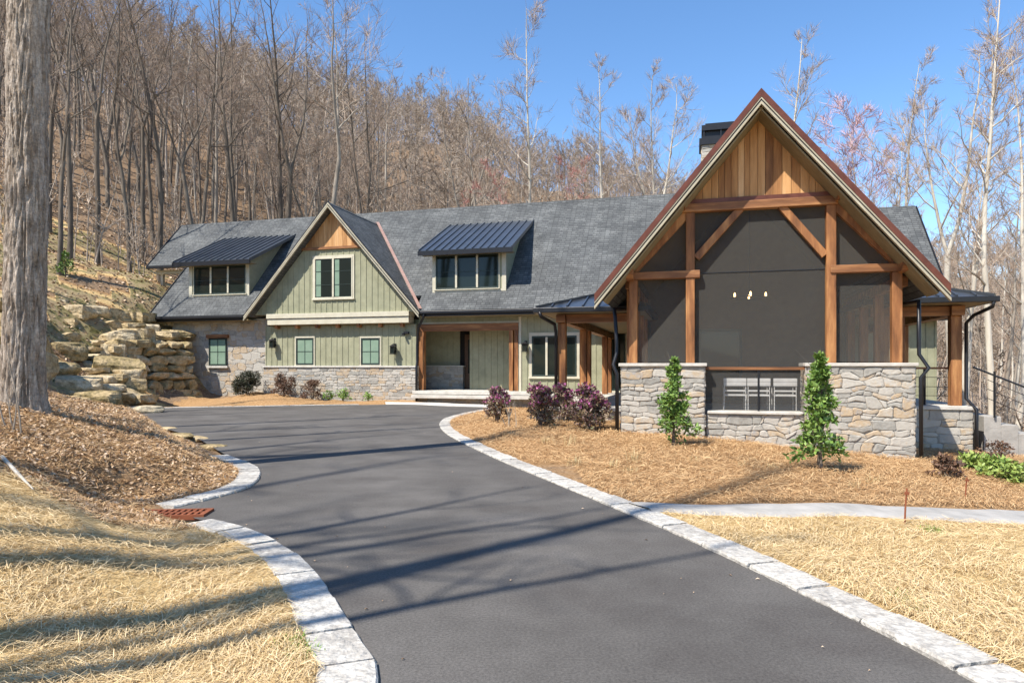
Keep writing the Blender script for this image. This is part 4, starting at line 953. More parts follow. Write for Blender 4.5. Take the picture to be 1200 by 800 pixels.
# trees one can single out
solo = [
 (16,30,-90,LEFT,0,'dark slender tree half hidden behind the massive trunk'),
 (70,33,-60,LEFT,4,'straight dark tree on the slope right beside the massive trunk'),
 (82,36,-80,LEFT,1,'grey leaning tree next along from the massive trunk'),
 (114,38,-70,LEFT,1,'dark crooked tree forking high above the boulder steps'),
 (152,42,-60,LEFT,3,'dark tree with arching limbs left of the roof tail'),
 (188,44,-80,LEFT,2,'tall straight dark tree just left of the roof tail'),
 (232,47,-40,LEFT,3,'wide forked dark tree above the left dormer'),
 (236,43,60,LEFT,5,'short forked dark tree above the left dormer'),
 (274,50,-50,LEFT,4,'straight dark tree above the left dormer end'),
 (282,55,-40,LEFT,0,'slim dark tree right of the left dormer'),
 (322,52,-30,LEFT,2,'dark tree left of the front gable peak'),
 (336,50,-20,LEFT,1,'spreading dark tree beside the front gable peak'),
 (383,48,-30,MID,1,'grey forked tree rising behind the front gable peak'),
 (417,52,18,LEFT,3,'curving dark limbed tree right of the front gable peak'),
 (444,66,60,MID,0,'grey tree in front of the hillside right of the gable'),
 (536,62,80,MID,4,'grey tree with a bushy top behind the right dormer'),
 (567,58,100,MID,2,'short stout grey tree behind the right dormer'),
 (619,55,22,RIGHT,0,'tall pale tree standing alone above the middle of the ridge'),
 (701,66,82,RIGHT,2,'pale tree against the sky left of the chimney'),
 (757,62,98,RIGHT,1,'pale forked tree close left of the chimney'),
 (777,60,94,RIGHT,3,'pale upright tree nearest the chimney'),
 (924,46,48,RIGHT,2,'slim grey tree rising behind the porch gable peak'),
 (1066,44,85,RIGHT,3,'pale tree just right of the pink blossoming tree'),
 (1112,36,72,RIGHT,1,'pale forked birch behind the right porch roof'),
 (1131,34,55,RIGHT,0,'white barked tree behind the right side porch post'),
 (1163,27,-40,RIGHT,2,'tallest white barked tree near the right edge'),
 (1190,39,40,RIGHT,3,'pale tree at the right edge of the wood'),
]
for px, Y, yt, pr, i, lb in solo:
    put(px, Y, yt, pr, lb, k=1.0 if Y > 30 else .85, i=i); taken.append(((px-600)/F*Y, Y))
put(1010, 56, 116, PINK, 'tree with pink budding crown right of the porch gable', k=1.25, name='pink_budded_tree')
put(683, 90, 186, REDT, 'reddish budding tree on the hillside behind the ridge left', k=1.3, name='red_budded_tree'); put(668, 96, 182, REDT, 'reddish budding tree on the hillside behind the ridge, farther left', k=1.2, name='red_budded_tree')
# the wood: single trees, nearest first
zones = [
 (-25, 195, 34, 84, LEFT+MID[:1], 'one of the many bare dark trees on the steep slope left of the house roof', 'bare trees on the slope left of the house', 46),
 (195, 440, 47, 84, LEFT+MID, 'one of the many bare brown trees on the hillside above the left wing roof', 'bare trees above the left wing roof', 54),
 (440, 800, 46, 92, MID+RIGHT[:1]+REDT, 'one of the many bare grey trees behind the long main roof ridge', 'bare trees behind the main roof', 70),
 (930, 1225, 38, 90, RIGHT+MID[:2], 'one of the many bare pale trees beyond the right side porch', 'bare pale trees beyond the right porch', 66)]
for a, b, y0, y1, pr, lb, gp, n in zones:
    c = 0; tries = 0
    while c < n and tries < 4000:
        tries += 1; px = rt.uniform(a, b); Y = math.sqrt(rt.uniform(y0*y0, y1*y1)); x = (px-600)/F*Y
        u, v = x*CT-Y*ST, x*ST+Y*CT
        if (-30 < u < 10.5 and v < 41): continue
        if not clear(x, Y, 1.9): continue
        H = rt.uniform(14, 21) if a < 900 else rt.uniform(13, 20)
        if a == 440: H = rt.uniform(10, 16)
        pr[rt.randrange(len(pr))].place(x, Y, H, rt.uniform(0,6.28), lb, gp, k=rt.uniform(.8,1.15)); c += 1
# trees behind the viewer whose trunks shade the drive and lawns
sdir = Vector((.765,.643))
for i, (px, y, zz, t, H, pi) in enumerate([(0,742,-1.5,6,14,0),(40,800,-1.55,8,15,2),(0,655,-1.3,7,15,4),(0,610,-1.2,9,17,1),(740,588,-1.65,15,25,5),
                                     (500,560,-1.6,19,26,1),(450,512,-1.6,22,27,3)]):
    g = gxy(px, y, zz); x, Y = g[0]-sdir.x*t, g[1]-sdir.y*t
    if Y > 0 and abs(x) < Y*.76: continue
    SHADE[pi%3].place(x, Y, H, rt.uniform(0,6.28), 'bare tree behind the viewer shading the drive and lawn', 'bare trees shading the drive', k=1.1)
for x, Y, H in [(-13,9,22),(-15.5,13.5,24),(-17,4,24),(-19,9,22),(-21,16,23),(-22,2,22),(-26,10,22),(-22,20.5,20)]:
    SHADE[rt.randrange(3)].place(x, Y, H, rt.uniform(0,6.28), 'bare tree on the bank out of view to the left, shading house and drive', 'bare trees on the bank to the left', k=1.0)
# the far wood: nobody could count it
def lowtree(seed, H, nl, tw, r0):
    rg = np.random.default_rng(seed); V = []; Fc = []; tn = []
    def seg(P, r, n, t):
        b = len(V)
        for i, p in enumerate(P):
            for k in range(n): a = 2*math.pi*k/n; V.append((p[0]+math.cos(a)*r[i], p[1]+math.sin(a)*r[i], p[2]))
        for i in range(len(P)-1):
            for k in range(n):
                k2 = (k+1) % n; A,B,C_,D = b+i*n+k, b+i*n+k2, b+(i+1)*n+k2, b+(i+1)*n+k; Fc.append((A,B,C_)); Fc.append((A,C_,D)); tn.extend([t,t])
    P = [np.array([0,0,-1.])]; d = np.array([rg.normal(0,.04),rg.normal(0,.04),1])
    for i in range(6): d = d+np.array([rg.normal(0,.05),rg.normal(0,.05),0]); P.append(P[-1]+d*(H+1)/6)
    seg(P, np.linspace(r0,.02,7), 4, .75+.25*rg.random())
    for i in range(nl):
        t = .35+.63*rg.random(); k = t*6; j = min(int(k),5); p = P[j]+(P[j+1]-P[j])*(k-j); a = rg.uniform(0,6.28); L = H*.24*(1.15-t*.8)*rg.uniform(.6,1.3)
        q = p+np.array([math.cos(a)*.6,math.sin(a)*.6,.55])*L; e = q+np.array([math.cos(a)*.35,math.sin(a)*.35,.7])*L*.7
        seg([p,q,e], [.05,.03,.012], 3, .5+.4*rg.random())
        for m in range(tw):
            s = p+(q-p)*rg.uniform(.3,1) if rg.random() < .5 else q+(e-q)*rg.random(); dd = np.array([rg.normal(0,.7),rg.normal(0,.7),rg.uniform(.1,1.1)]); dd = dd/np.linalg.norm(dd)*L*rg.uniform(.25,.6)
            w = np.cross(dd, rg.normal(0,1,3)); w = w/(np.linalg.norm(w)+1e-9)*.022
            b = len(V); V.extend([s-w*1.3, s+w*1.3, s+dd]); Fc.append((b,b+1,b+2)); tn.append(rg.random()*.8)
    return np.array([np.array(v) for v in V]), np.array(Fc), np.array(tn)
lows = [lowtree(200+i, 17, 15, 32, .15) for i in range(6)]; brush = [lowtree(300+i, 5, 9, 12, .05) for i in range(3)]
rg = np.random.default_rng(8)
def scatter(protos, n, pxr, yr, hr, name, mat, label, cat, seed, keep=None, sw=1.0):
    rg = np.random.default_rng(seed); px = rg.uniform(*pxr, n); Y = np.sqrt(rg.uniform(yr[0]**2, yr[1]**2, n)); x = (px-600)/F*Y
    if keep is not None: m = keep(x, Y); x, Y = x[m], Y[m]
    z = height(x, Y); VV = []; FF = []; TT = []; b = 0
    for i in range(len(x)):
        V, Fc, tn = protos[i % len(protos)]; s = rg.uniform(*hr); a = rg.uniform(0,6.28); w = s*rg.uniform(.8,1.25)*sw; wt = 1+max(0,Y[i]-90)/140
        q = np.empty_like(V); q[:,0] = (V[:,0]*math.cos(a)-V[:,1]*math.sin(a))*w+x[i]; q[:,1] = (V[:,0]*math.sin(a)+V[:,1]*math.cos(a))*w+Y[i]; q[:,2] = V[:,2]*s+z[i]
        VV.append(q); FF.append(Fc+b); TT.append(np.clip(tn*rg.uniform(.7,1.15)+rg.uniform(-.12,.12),0,1)); b += len(V)
    me = np_mesh(name, np.concatenate(VV), np.concatenate(FF), 3, tone=np.concatenate(TT)); me.materials.append(MT[mat])
    o = bpy.data.objects.new(name, me); C.objects.link(o); return tag(o, label, cat, kind='stuff')
scatter(lows, 1850, (-60,1270), (64,235), (.72,1.1), 'far_wood', 'wood', 'bare brown wood covering the hillsides behind the house', 'wood', 11)
def kp(x, y):
    u, v = x*CT-y*ST, x*ST+y*CT; return ~((u > -30) & (u < 11) & (v < 40.5)) & ((x > 0) | (y > 36))
scatter(brush, 2600, (-60,1270), (34,120), (.5,1.1), 'undergrowth', 'wood', 'thin bare brush growing between the trees on the hillside', 'undergrowth', 12, kp)

# ---------------------------------------------------------------- shrubs
def leaves(mb, pts, size, rg, up=.3, asp=.45):
    for p in pts:
        d = Vector((rg.gauss(0,1),rg.gauss(0,1),rg.gauss(up,.7))).normalized(); s = d.cross(Vector((rg.gauss(0,1),rg.gauss(0,1),rg.gauss(0,1)))).normalized(); n = d.cross(s)
        L = size*rg.uniform(.6,1.3); w = L*asp; p = Vector(p)
        mb.add([p, p+d*L*.45+s*w/2+n*L*.06, p+d*L, p+d*L*.45-s*w/2+n*L*.06], [(0,1,2),(0,2,3)], rg.random())
def shrub(name, x, y, rx, rz_, n, size, mat, label, group=None, cat='shrub', stems=10, seed=1, shape='round', extra=None, z=None, asp=.45, clump=1):
    rg = random.Random(seed); z = hz(x, y) if z is None else z; e = empty(name, (x, y, z), 0, label, cat, group)
    st = MB(); tips = []
    for i in range(stems):
        a = rg.uniform(0,6.28); k = rg.uniform(.25,1)
        if shape == 'cone': h = rz_*rg.uniform(.4,1); t = Vector((math.cos(a)*rx*.2*k, math.sin(a)*rx*.2*k, h))
        else: t = Vector((math.cos(a)*rx*k*.85, math.sin(a)*rx*k*.85, rz_*rg.uniform(.6,1)*(1-.35*k*k)))
        m = Vector((t.x*.35, t.y*.35, t.z*.5)); st.tube([(rg.gauss(0,.02),rg.gauss(0,.02),-.08), m, t], [.012,.008,.004], 5, rg.random()); tips.append(t)
        for q in range(3):
            b = m.lerp(t, rg.uniform(0,.9)); st.tube([b, b+Vector((rg.gauss(0,rx*.25),rg.gauss(0,rx*.25),rg.uniform(.05,.25)*rz_))], [.005,.002], 3, rg.random())
    st.build('stem', MT['barkd'], e)
    pts = []; lim = 0
    cl = []
    for i in range(int(26*clump)):
        a = rg.uniform(0,6.28)
        if shape == 'cone':
            h = rg.random()**.8; r = rx*(1.02-h)**.75*rg.uniform(.35,1); cl.append((Vector((math.cos(a)*r, math.sin(a)*r, .06+h*rz_*.93)), rx*.34*(1.15-h)))
        else:
            h = rg.uniform(.15,1); r = rx*math.sqrt(max(.05,1-(h*1.0-.25)**2/.62))*rg.uniform(.3,1); cl.append((Vector((math.cos(a)*r, math.sin(a)*r, h*rz_*.88)), rx*rg.uniform(.2,.34)))
    for i in range(n):
        c, r = cl[rg.randrange(len(cl))]; q = Vector((rg.gauss(0,1),rg.gauss(0,1),rg.gauss(0,1))); q = q/q.length*r*rg.uniform(.35,1)**.5; q.z *= .8
        pp = c+q
        if pp.z > .02: pts.append(pp)
    lf = MB(); leaves(lf, pts, size, rg, asp=asp); lf.build('foliage', MT[mat], e)
    if extra:
        m2, frac, sz = extra; top = [p for p in pts if p.z > rz_*.45 and rg.random() < frac]; l2 = MB(); leaves(l2, [p+Vector((0,0,.03)) for p in top], sz, rg, .6, .7); l2.build('flower', MT[m2], e)
    return e
def gp(px, py, it=10):              # where a line of sight meets the ground
    Y = 1.6*F/(py-HZ)
    for _ in range(40):
        x = (px-600)/F*Y; z = hz(x, Y); Yn = -z*F/(py-HZ); Y = Y*.6+Yn*.4
    return ((px-600)/F*Y, Y)
def sh(name, px, py, wpx, hpx, *a, **k):
    x, y = gp(px, py); s = y/F; return shrub(name, x, y, wpx*s/2, hpx*s, *a, **k)
gA = 'low shrubs in the bed before the left wing'
def bedsh(px, wpx, hpx, *a, **k):
    u, _ = uz(px, 430, 27.9); w = h2w(u, 27.9); s = w.y/F; return shrub('shrub', w.x, w.y, wpx*s/2, hpx*s, *a, **k)
bedsh(290, 38, 29, 5200, .085, 'leafd', 'round dark green shrub in front of the pale stone wall, leftmost', gA, seed=2)
bedsh(333, 31, 29, 3000, .075, 'leafbr', 'bronze brown twiggy shrub below the left wall lantern', gA, seed=3, stems=22)
bedsh(366, 27, 25, 1700, .075, 'leafbr', 'sparse brown shrub below the left small gable window', gA, seed=4, stems=20)
bedsh(385, 14, 13, 260, .09, 'leafl', 'smaller fresh green plant right of the sparse brown shrub', gA, seed=5)
bedsh(402, 19, 15, 420, .09, 'leafl', 'larger bright green plant at the middle of the stone wainscot', gA, seed=6)
bedsh(431, 12, 10, 220, .09, 'leafl', 'single tiny green plant at the right end of the bed', gA, seed=7)
gB = 'magenta leaved shrubs along the porch bed'
def msh(px, py, w, h, lb, seed, n=2400): sh('magenta_shrub', px, py, w, h, n, .085, 'mauve', lb, gB, seed=seed, stems=26, extra=('magenta', .32, .075), clump=1.6)
msh(583, 494, 34, 44, 'magenta topped shrub standing alone right of the entry step', 11, 1700)
msh(633, 500, 38, 52, 'magenta topped shrub left in the group of three', 12)
msh(657, 494, 34, 46, 'magenta topped shrub at the back of the group of three', 13, 1500)
msh(689, 503, 52, 55, 'widest magenta topped shrub, next to the downspout', 14, 3200)
sh('holly', 789, 521, 52, 104, 2900, .088, 'leaf', 'slim upright green shrub before the left stone pier', 'upright evergreens at the porch', seed=21, shape='cone', clump=2.6, stems=26, asp=.5)
sh('holly', 961, 551, 58, 138, 3100, .088, 'leaf', 'taller upright green shrub before the right stone pier', 'upright evergreens at the porch', seed=22, shape='cone', clump=2.8, stems=28, asp=.5)
sh('shrub', 1108, 560, 34, 27, 500, .08, 'leafbr', 'reddish sparse shrub at the foot of the right porch base', seed=23, stems=16)
sh('shrub', 1168, 541, 40, 24, 420, .07, 'leafbr', 'dry brown shrub beside the right steps', seed=24, stems=14)
for i,(px,py,w,h,lb) in enumerate([(1140,552,34,20,'low yellow green ground shrub, left one of the row by the steps'),(1166,560,42,24,'low yellow green ground shrub, middle one of the row by the steps'),(1196,568,46,28,'low yellow green ground shrub at the right frame edge')]):
    sh('ground_shrub', px, py, w, h, 700, .10, 'leafy', lb, 'low ground shrubs by the right steps', seed=30+i)
# small evergreen on the slope, twiggy sprouts at the oak
xx = (77-600)/F*33; shrub('evergreen_sapling', xx, 33, .55, 1.2, 600, .13, 'leaf', 'small evergreen sapling on the slope behind the massive trunk', None, 'sapling', seed=40, shape='cone', clump=2)
def sprout(px, py, h, n, seed, label, name='dead_sprout', spread=.35):
    x, y = gp(px, py); z = hz(x, y); rg = random.Random(seed); m = MB()
    for i in range(n):
        a = rg.uniform(0,6.28); L = h*rg.uniform(.45,1); p = Vector((rg.gauss(0,.07),rg.gauss(0,.07),-.03)); pts = [p]; d = Vector((math.cos(a)*spread*rg.random(), math.sin(a)*spread*rg.random(), 1)).normalized()
        for k in range(5): d = (d+Vector((rg.gauss(0,.10),rg.gauss(0,.10),.02))).normalized(); pts.append(pts[-1]+d*L/5)
        m.tube(pts, [.012,.010,.008,.006,.004,.002], 5, rg.random())
        for q in range(4):
            b = pts[rg.randrange(2,5)]; m.tube([b, b+(d+Vector((rg.gauss(0,.6),rg.gauss(0,.6),.3))).normalized()*L*.22], [.004,.0015], 3, rg.random())
    o = m.build(name, MT['bark'], off=(x, y, z)) if False else None
    for i in range(len(m.v)): pass
    o = MB(); o.v = [(a_+x, b_+y, c_+z) for a_,b_,c_ in m.v]; o.f = m.f; o.t = m.t
    ob = o.build(name, MT['bark'], off=(x,y,z)); ob.location = (x,y,z); return tag(ob, label, 'sprout')
sprout(60, 486, 1.5, 8, 1, 'tall bare sprouts growing at the foot of the massive trunk'); sprout(84, 487, .95, 16, 2, 'low tangle of bare sprouts right of the massive trunk', spread=.9); sprout(16, 505, 1.2, 4, 4, 'thin bare stems in front of the massive trunk')
sprout(598, 500, .9, 5, 3, 'tiny bare sapling between the magenta shrubs'); 
w = h2w(uz(331,430,27.3)[0], 27.3)
def tuft(px, py, hpx, n, seed, label, mat='drygrass', name='dry_grass_clump', cat='grass clump', group='dry grass clumps in the porch bed'):
    x, y = gp(px, py); z = hz(x, y); h = hpx*y/F; rg = random.Random(seed); m = MB()
    for i in range(n):
        a = rg.uniform(0,6.28); l = rg.random(); p = Vector((rg.gauss(0,.05),rg.gauss(0,.05),-.02)); q = p+Vector((math.cos(a)*.25*l*h, math.sin(a)*.25*l*h, h*.6*rg.uniform(.5,1))); e = q+Vector((math.cos(a)*.35*l*h, math.sin(a)*.35*l*h, h*.4*rg.uniform(.2,1))); s = Vector((math.sin(a),-math.cos(a),0))*.004
        m.add([p-s,p+s,q+s*.7,q-s*.7,e], [(0,1,2,3),(3,2,4)], rg.random())
    m.v = [(a_+x,b_+y,c_+z) for a_,b_,c_ in m.v]; ob = m.build(name, MT[mat], off=(x,y,z)); ob.location = (x,y,z); return tag(ob, label, cat, group)
for i,(px,py,hh) in enumerate([(641,519,14),(667,522,20),(675,545,16),(720,548,18),(742,541,24),(736,553,12),(811,540,10),(869,545,9),(905,548,10),(1000,570,12),(1022,566,14)]):
    tuft(px, py, hh, 30, i, 'thin pale dry grass clump sticking up from the pine straw of the porch bed')
for i,(px,py) in enumerate([(1065,706),(1080,713),(1048,697),(1092,622)]): tuft(px, py, 11, 110, 50+i, 'small green tuft sprouting in the straw of the right lawn', 'leafy', 'grass_tuft', 'grass tuft', 'green tufts in the right lawn')
for i,(px,py) in enumerate([(344,752),(352,764),(375,700)]): tuft(px, py, 15, 130, 60+i, 'small green tuft sprouting in the straw left of the drive', 'leafl', 'grass_tuft', 'grass tuft', 'green tufts in the left lawn')

# ---------------------------------------------------------------- rocks
import bmesh as _b
def rock_geo(dims, seed, sub=3, sq=.55, rough=.14):
    bm = _b.new(); _b.ops.create_cube(bm, size=2); _b.ops.subdivide_edges(bm, edges=bm.edges[:], cuts=sub, use_grid_fill=True); rg = random.Random(seed); o = Vector((rg.uniform(-50,50),)*3)
    planes = [(Vector((rg.gauss(0,1),rg.gauss(0,1),rg.gauss(0,.8))).normalized(), rg.uniform(.80,1.05)) for _ in range(7)]
    for v in bm.verts:
        c = v.co; s = c.normalized()*1.12; p = c.lerp(s, sq)
        for n, d in planes:
            k = p.dot(n)-d
            if k > 0: p = p-n*k*.9
        p = p+p.normalized()*(noise.noise(p*1.3+o)*rough+noise.noise(p*3.5+o)*rough*.5+noise.noise(p*8+o)*rough*.22); v.co = (p.x*dims[0]/2, p.y*dims[1]/2, p.z*dims[2]/2)
    V = [tuple(v.co) for v in bm.verts]; Fc = [[q.index for q in f.verts] for f in bm.faces]; bm.free(); return V, Fc
def rock(name, loc, dims, rz, seed, label, group=None, cat='boulder', mat='boulder', tilt=0, rough=.14, sq=.45, sub=6):
    V, Fc = rock_geo(dims, seed, sub, sq, rough); me = bpy.data.meshes.new(name); me.from_pydata(V, [], Fc); t = random.Random(seed).random(); a = me.attributes.new('tone','FLOAT','FACE'); a.data.foreach_set('value', np.full(len(Fc), t, np.float32))
    me.materials.append(MT[mat]); o = bpy.data.objects.new(name, me); C.objects.link(o); o.location = loc; o.rotation_euler = (tilt, tilt*.5, rz); return tag(o, label, cat, group)
# stacked wall between the steps and the stone wing
wl = MB(); rg = random.Random(4); A = at(139,470,29.5); B = at(226,466,33.0); dirw = (B-A); dirw.z = 0; Lw = dirw.length; dirw.normalize(); angw = math.atan2(dirw.y, dirw.x); nw = Vector((dirw.y,-dirw.x,0))
z = -1.75
for c in range(8):
    hgt = rg.uniform(.30,.46); x = -rg.uniform(0,.3)
    while x < Lw-.1:
        ww = min(rg.uniform(.45,1.05), Lw-x+.05)
        V, Fc = rock_geo((ww*1.04, .95, hgt*1.08), rg.randrange(9999), 5, .22, .10); cen = A+dirw*(x+ww/2)-nw*(c*.07+rg.uniform(-.04,.06)); zc = z+hgt/2; ca, sa = math.cos(angw+rg.uniform(-.06,.06)), math.sin(angw+rg.uniform(-.06,.06)); tl = rg.uniform(-.05,.05)
        wl.add([(cen.x+p[0]*ca-p[1]*sa, cen.y+p[0]*sa+p[1]*ca, zc+p[2]+p[0]*tl) for p in V], Fc, .15+.6*rg.random()); x += ww
    z += hgt
o = wl.build('retaining_wall', MT['boulder'], off=(A.x,A.y,-1.6)); o.location = (A.x,A.y,-1.6); tag(o, 'dry stacked wall of big mossy tan blocks beside the stone wing', 'retaining wall')
# rock steps
st = empty('rock_steps', at(118,475,27), 0, 'rough stone steps climbing between the boulders on the left', 'steps')
sl = st.location
for i in range(9):
    px, py = (128,120,112,106,104,103,104,106,107)[i], (462,451,441,432,424,416,408,400,393)[i]; Y = 25.9+.58*i; p = at(px, py, Y); V, Fc = rock_geo((1.75-.08*i, .95, .30), 700+i, 5, .08, .05); m = MB(); m.add([(p.x+a_, p.y+b_, p.z-.1+c_) for a_,b_,c_ in V], Fc, .75+.25*random.random()); q = m.build('step', MT['boulder'], off=sl); q.parent = st
gR = 'boulders heaped beside the rock steps'
rlist = [ # px, py(centre), Y, width m, height m, label
 (66,436,26,1.5,.8),(64,461,25,1.7,.8),(92,455,25.5,1.5,.9),(84,475,24.5,1.6,.7),(114,470,25,1.5,.8),(74,412,27.5,1.6,.8),(68,386,30,1.8,.8),(86,372,31,1.9,.8),(110,366,32,1.5,.7),
 (104,381,32,1.2,.5),(138,372,33,1.7,.7),(160,374,33.5,1.5,.7),(126,383,32,1.3,.6),(140,398,31,1.9,.85),(160,396,31.5,1.6,.9),(134,412,29.8,1.0,.7),(150,384,32.5,1.2,.5),(172,386,33.2,1.2,.5),(74,398,28.6,1.1,.6),(70,448,25.6,1.0,.6),(140,432,28.6,2.0,1.0),(150,440,28.2,1.1,.6),(134,445,27.6,1.0,.5),(147,452,28.2,1.6,.7),(136,465,27,1.6,.7),(158,470,27.6,1.5,.6),
 (100,484,24.5,1.5,.55),(128,483,25.5,1.6,.5),(4,395,24,2.6,1.5),(2,430,22,2.4,1.5),(0,362,27,2.6,1.2),(60,360,31,1.6,.7),(185,392,33.5,2.3,.45),(206,391,34.0,1.9,.4),(178,379,34.5,1.5,.7),(196,376,35,1.6,.8),(60,486,22,1.3,.5)]
def pos(px, py):
    h = 'low at the foot' if py > 450 else 'half way up' if py > 400 else 'near the top'
    s = 'by the massive trunk' if px < 75 else 'left of the steps' if px < 104 else 'right of the steps' if px < 150 else 'above the stacked wall'
    return h, s
seen = {}; looks = ['weathered', 'blocky', 'flat topped', 'rounded', 'cracked', 'mossy']
labs = {}
for i, (px, py, Y, ww, hh) in enumerate(rlist):
    h, s = pos(px, py); seen[(h,s)] = seen.get((h,s), 0)+1
    rock('boulder', at(px, py, Y), (ww*1.0, ww*.85, hh*.95), rt.uniform(-.6,.6), 400+i, 'tan boulder', gR, tilt=rt.uniform(-.16,.16), sub=7, sq=.22, rough=.11)
    labs[i] = (h, s)
obs = [o for o in bpy.data.objects if o.get('group') == gR]
byk = {}
for o, i in zip(obs, range(len(obs))): byk.setdefault(labs[i], []).append(o)
for (h, s), ls in byk.items():
    ls.sort(key=lambda o: o.location.x/o.location.y); n = len(ls); nm = ['leftmost','second from left','third from left','fourth from left','fifth from left','sixth from left','seventh from left','eighth from left']
    for q, o in enumerate(ls): o['label'] = ('tan boulder %s of the heap %s' % (h, s)) if n == 1 else ('tan boulder %s %s, %s there' % (h, s, nm[q]))
# flat stones along the bank edge
fl = [(118,483,.9),(176,497,.55),(197,505,.75),(213,513,.55),(233,517,.75),(250,527,.55),(168,489,.5)]
ordn = ['leftmost','second','fourth','fifth','sixth','last before the kerb','third']
for i,(px,py,wd) in enumerate(fl):
    x, y = gp(px, py) if py > 490 else gxy(px, py+4, -1.45); rock('flat_stone', (x, y, hz(x,y)+.03), (wd, wd*.6, .16), rt.uniform(-.9,-.3), 500+i, 'flat tan stone edging the bank by the drive, %s in the row' % ordn[i], 'flat stones edging the bank', 'stone', sub=4)
x, y = gxy(165, 480, -1.5); rock('flat_stone', (x, y, -1.52), (1.5,.7,.34), .2, 520, 'low tan rock on the asphalt edge at the foot of the boulders', None, 'stone')
# drain at the kerb gap: grate set in a small slab
gx, gy = -3.72, 7.42; dr = empty('storm_drain', (gx, gy, -1.618), R(6), 'rusty iron drain grate beside the gap in the kerb', 'drain grate')
MB().box(-.95,-.34,-.19,.17,-.06,.035).build('apron_slab', MT['kerb'], dr, bevel=.01)
MB().box(-.34,.42,-.17,.17,-.06,-.01).build('frame', MT['dark'], dr)
g = MB().box(-.33,.41,-.17,-.145,-.01,.045).box(-.33,.41,.145,.17,-.01,.045).box(-.33,-.305,-.145,.145,-.01,.045).box(.385,.41,-.145,.145,-.01,.045).box(-.305,.385,-.012,.012,-.01,.044)
for i in range(11): g.box(-.285+i*.065-.014,-.285+i*.065+.014,-.145,.145,-.01,.042)
g.build('grate', MT['rust'], dr)
# landscape stakes
for px, py, top, lb in ((1060,613,572,'rusty stake standing by the footpath, nearer one'),(1131,585,559,'shorter rusty stake in the pine straw, farther one')):
    x, y = gp(px, py); z = hz(x,y); hgt = (py-top)*y/F; m = MB().tube([(0,0,-.05),(.01,.0,hgt*.5),(.025,.0,hgt)], .009, 6).box(.005,.045,-.012,.012,hgt*.82,hgt*.9)
    e = m.build('stake', MT['rust']); e.location = (x,y,z); tag(e, lb, 'stake', 'rusty stakes by the footpath')

# ---------------------------------------------------------------- straw, needles, fallen leaves
def strands(n, xr, yr, keep, L, w, seed, lift=.02, near=1.5, leaf=False, zj=.03):
    rg = np.random.default_rng(seed); px = rg.uniform(-30, 1230, n*2); Y = yr[0]*(yr[1]/yr[0])**rg.random(n*2)
    x = (px-600)/F*Y; m = (x > xr[0]) & (x < xr[1]) & keep(x, Y); x, Y = x[m][:n], Y[m][:n]
    d = sdist(np.stack([x, Y], 1), drive_poly); m = d > .30; x, Y = x[m], Y[m]; k = len(x); z = height(x, Y)+rg.uniform(0, zj, k)+.004
    a = rg.uniform(0, 2*np.pi, k) if leaf else .35+1.3*np.sin(x*1.1+np.sin(Y*1.7)*1.4)*np.sin(Y*.9+1)+rg.normal(0,.75,k); l = L*rg.uniform(.5,1.4,k)*(1+Y*.02); ww = w*rg.uniform(.6,1.3,k)*(1+Y*.06); pit = rg.normal(0,.10 if not leaf else .4,k)
    dx, dy, dz = np.cos(a)*np.cos(pit), np.sin(a)*np.cos(pit), np.sin(pit); sx, sy = -np.sin(a), np.cos(a); rl = rg.normal(0,.5 if leaf else .3,k)
    z = z+np.abs(dz)*l*.5
    P = np.stack([x, Y, z], 1); D = np.stack([dx, dy, dz], 1)*l[:,None]/2; S = np.stack([sx*np.cos(rl), sy*np.cos(rl), np.sin(rl)], 1)*ww[:,None]/2; Bn = np.stack([np.zeros(k), np.zeros(k), rg.uniform(0,.25,k)*l], 1)
    if leaf: V = np.stack([P-D, P+S, P+D, P-S], 1).reshape(-1,3)
    else:
        V = np.stack([P-D-S, P-D+S, P+S+Bn, P-S+Bn, P+D+S, P+D-S], 1).reshape(-1,3)
    i = np.arange(k)[:,None]*(4 if leaf else 6)
    Fc = (i+np.array([[0,1,2,3]])) if leaf else np.concatenate([i+np.array([[0,1,2,3]]), i+np.array([[3,2,4,5]])], 1).reshape(-1,4)
    t = rg.random(k); return V, Fc, t if leaf else np.repeat(t,2)
def stuff(name, data, mat, label, cat):
    V, Fc, t = data; me = np_mesh(name, V, Fc, 4, tone=t); me.materials.append(MT[mat]); o = bpy.data.objects.new(name, me); C.objects.link(o); tag(o, label, cat, kind='stuff')
def pathmask(x, y):
    top = np.interp(x, [1.3,2.6,4.3,6,7.6,10,14], [7.95,7.95,8.1,8.45,9.0,9.8,10.5]); bot = np.interp(x, [1.5,2.8,4.3,5.9,7.4,10,14], [7.4,7.3,7.35,7.45,7.55,7.7,7.8]); return (y < top) & (y > bot) & (x > 1.2)
clump_ = lambda x, y: (np.sin(x*2.3+np.sin(y*3.1)*1.5)*np.sin(y*2.7+x*.8)+.6*np.sin(x*5.9+y*4.3)+_rj.normal(0,.6,len(x))) > -.75
_rj = np.random.default_rng(5)
near_r = lambda x, y: clump_(x, y) & (x > -.5) & (cover(x, y) > .5) & ~pathmask(x, y)
near_l = lambda x, y: clump_(x, y) & (x < 0) & (cover(x, y) > .35)
bedk = lambda x, y: (x > -2.5) & (cover(x, y) > .3) & (cover(x, y) < .5) & ~pathmask(x, y) & ~((x*CT-y*ST > -1.7) & (x*CT-y*ST < 4.4) & (x*ST+y*CT > 14.9))
a_, b_ = strands(60000, (-1,16), (3.3,10.5), near_r, .13, .0022, 1, zj=.02), strands(46000, (-9,0), (3.2,8.5), near_l, .13, .0022, 2, zj=.02)
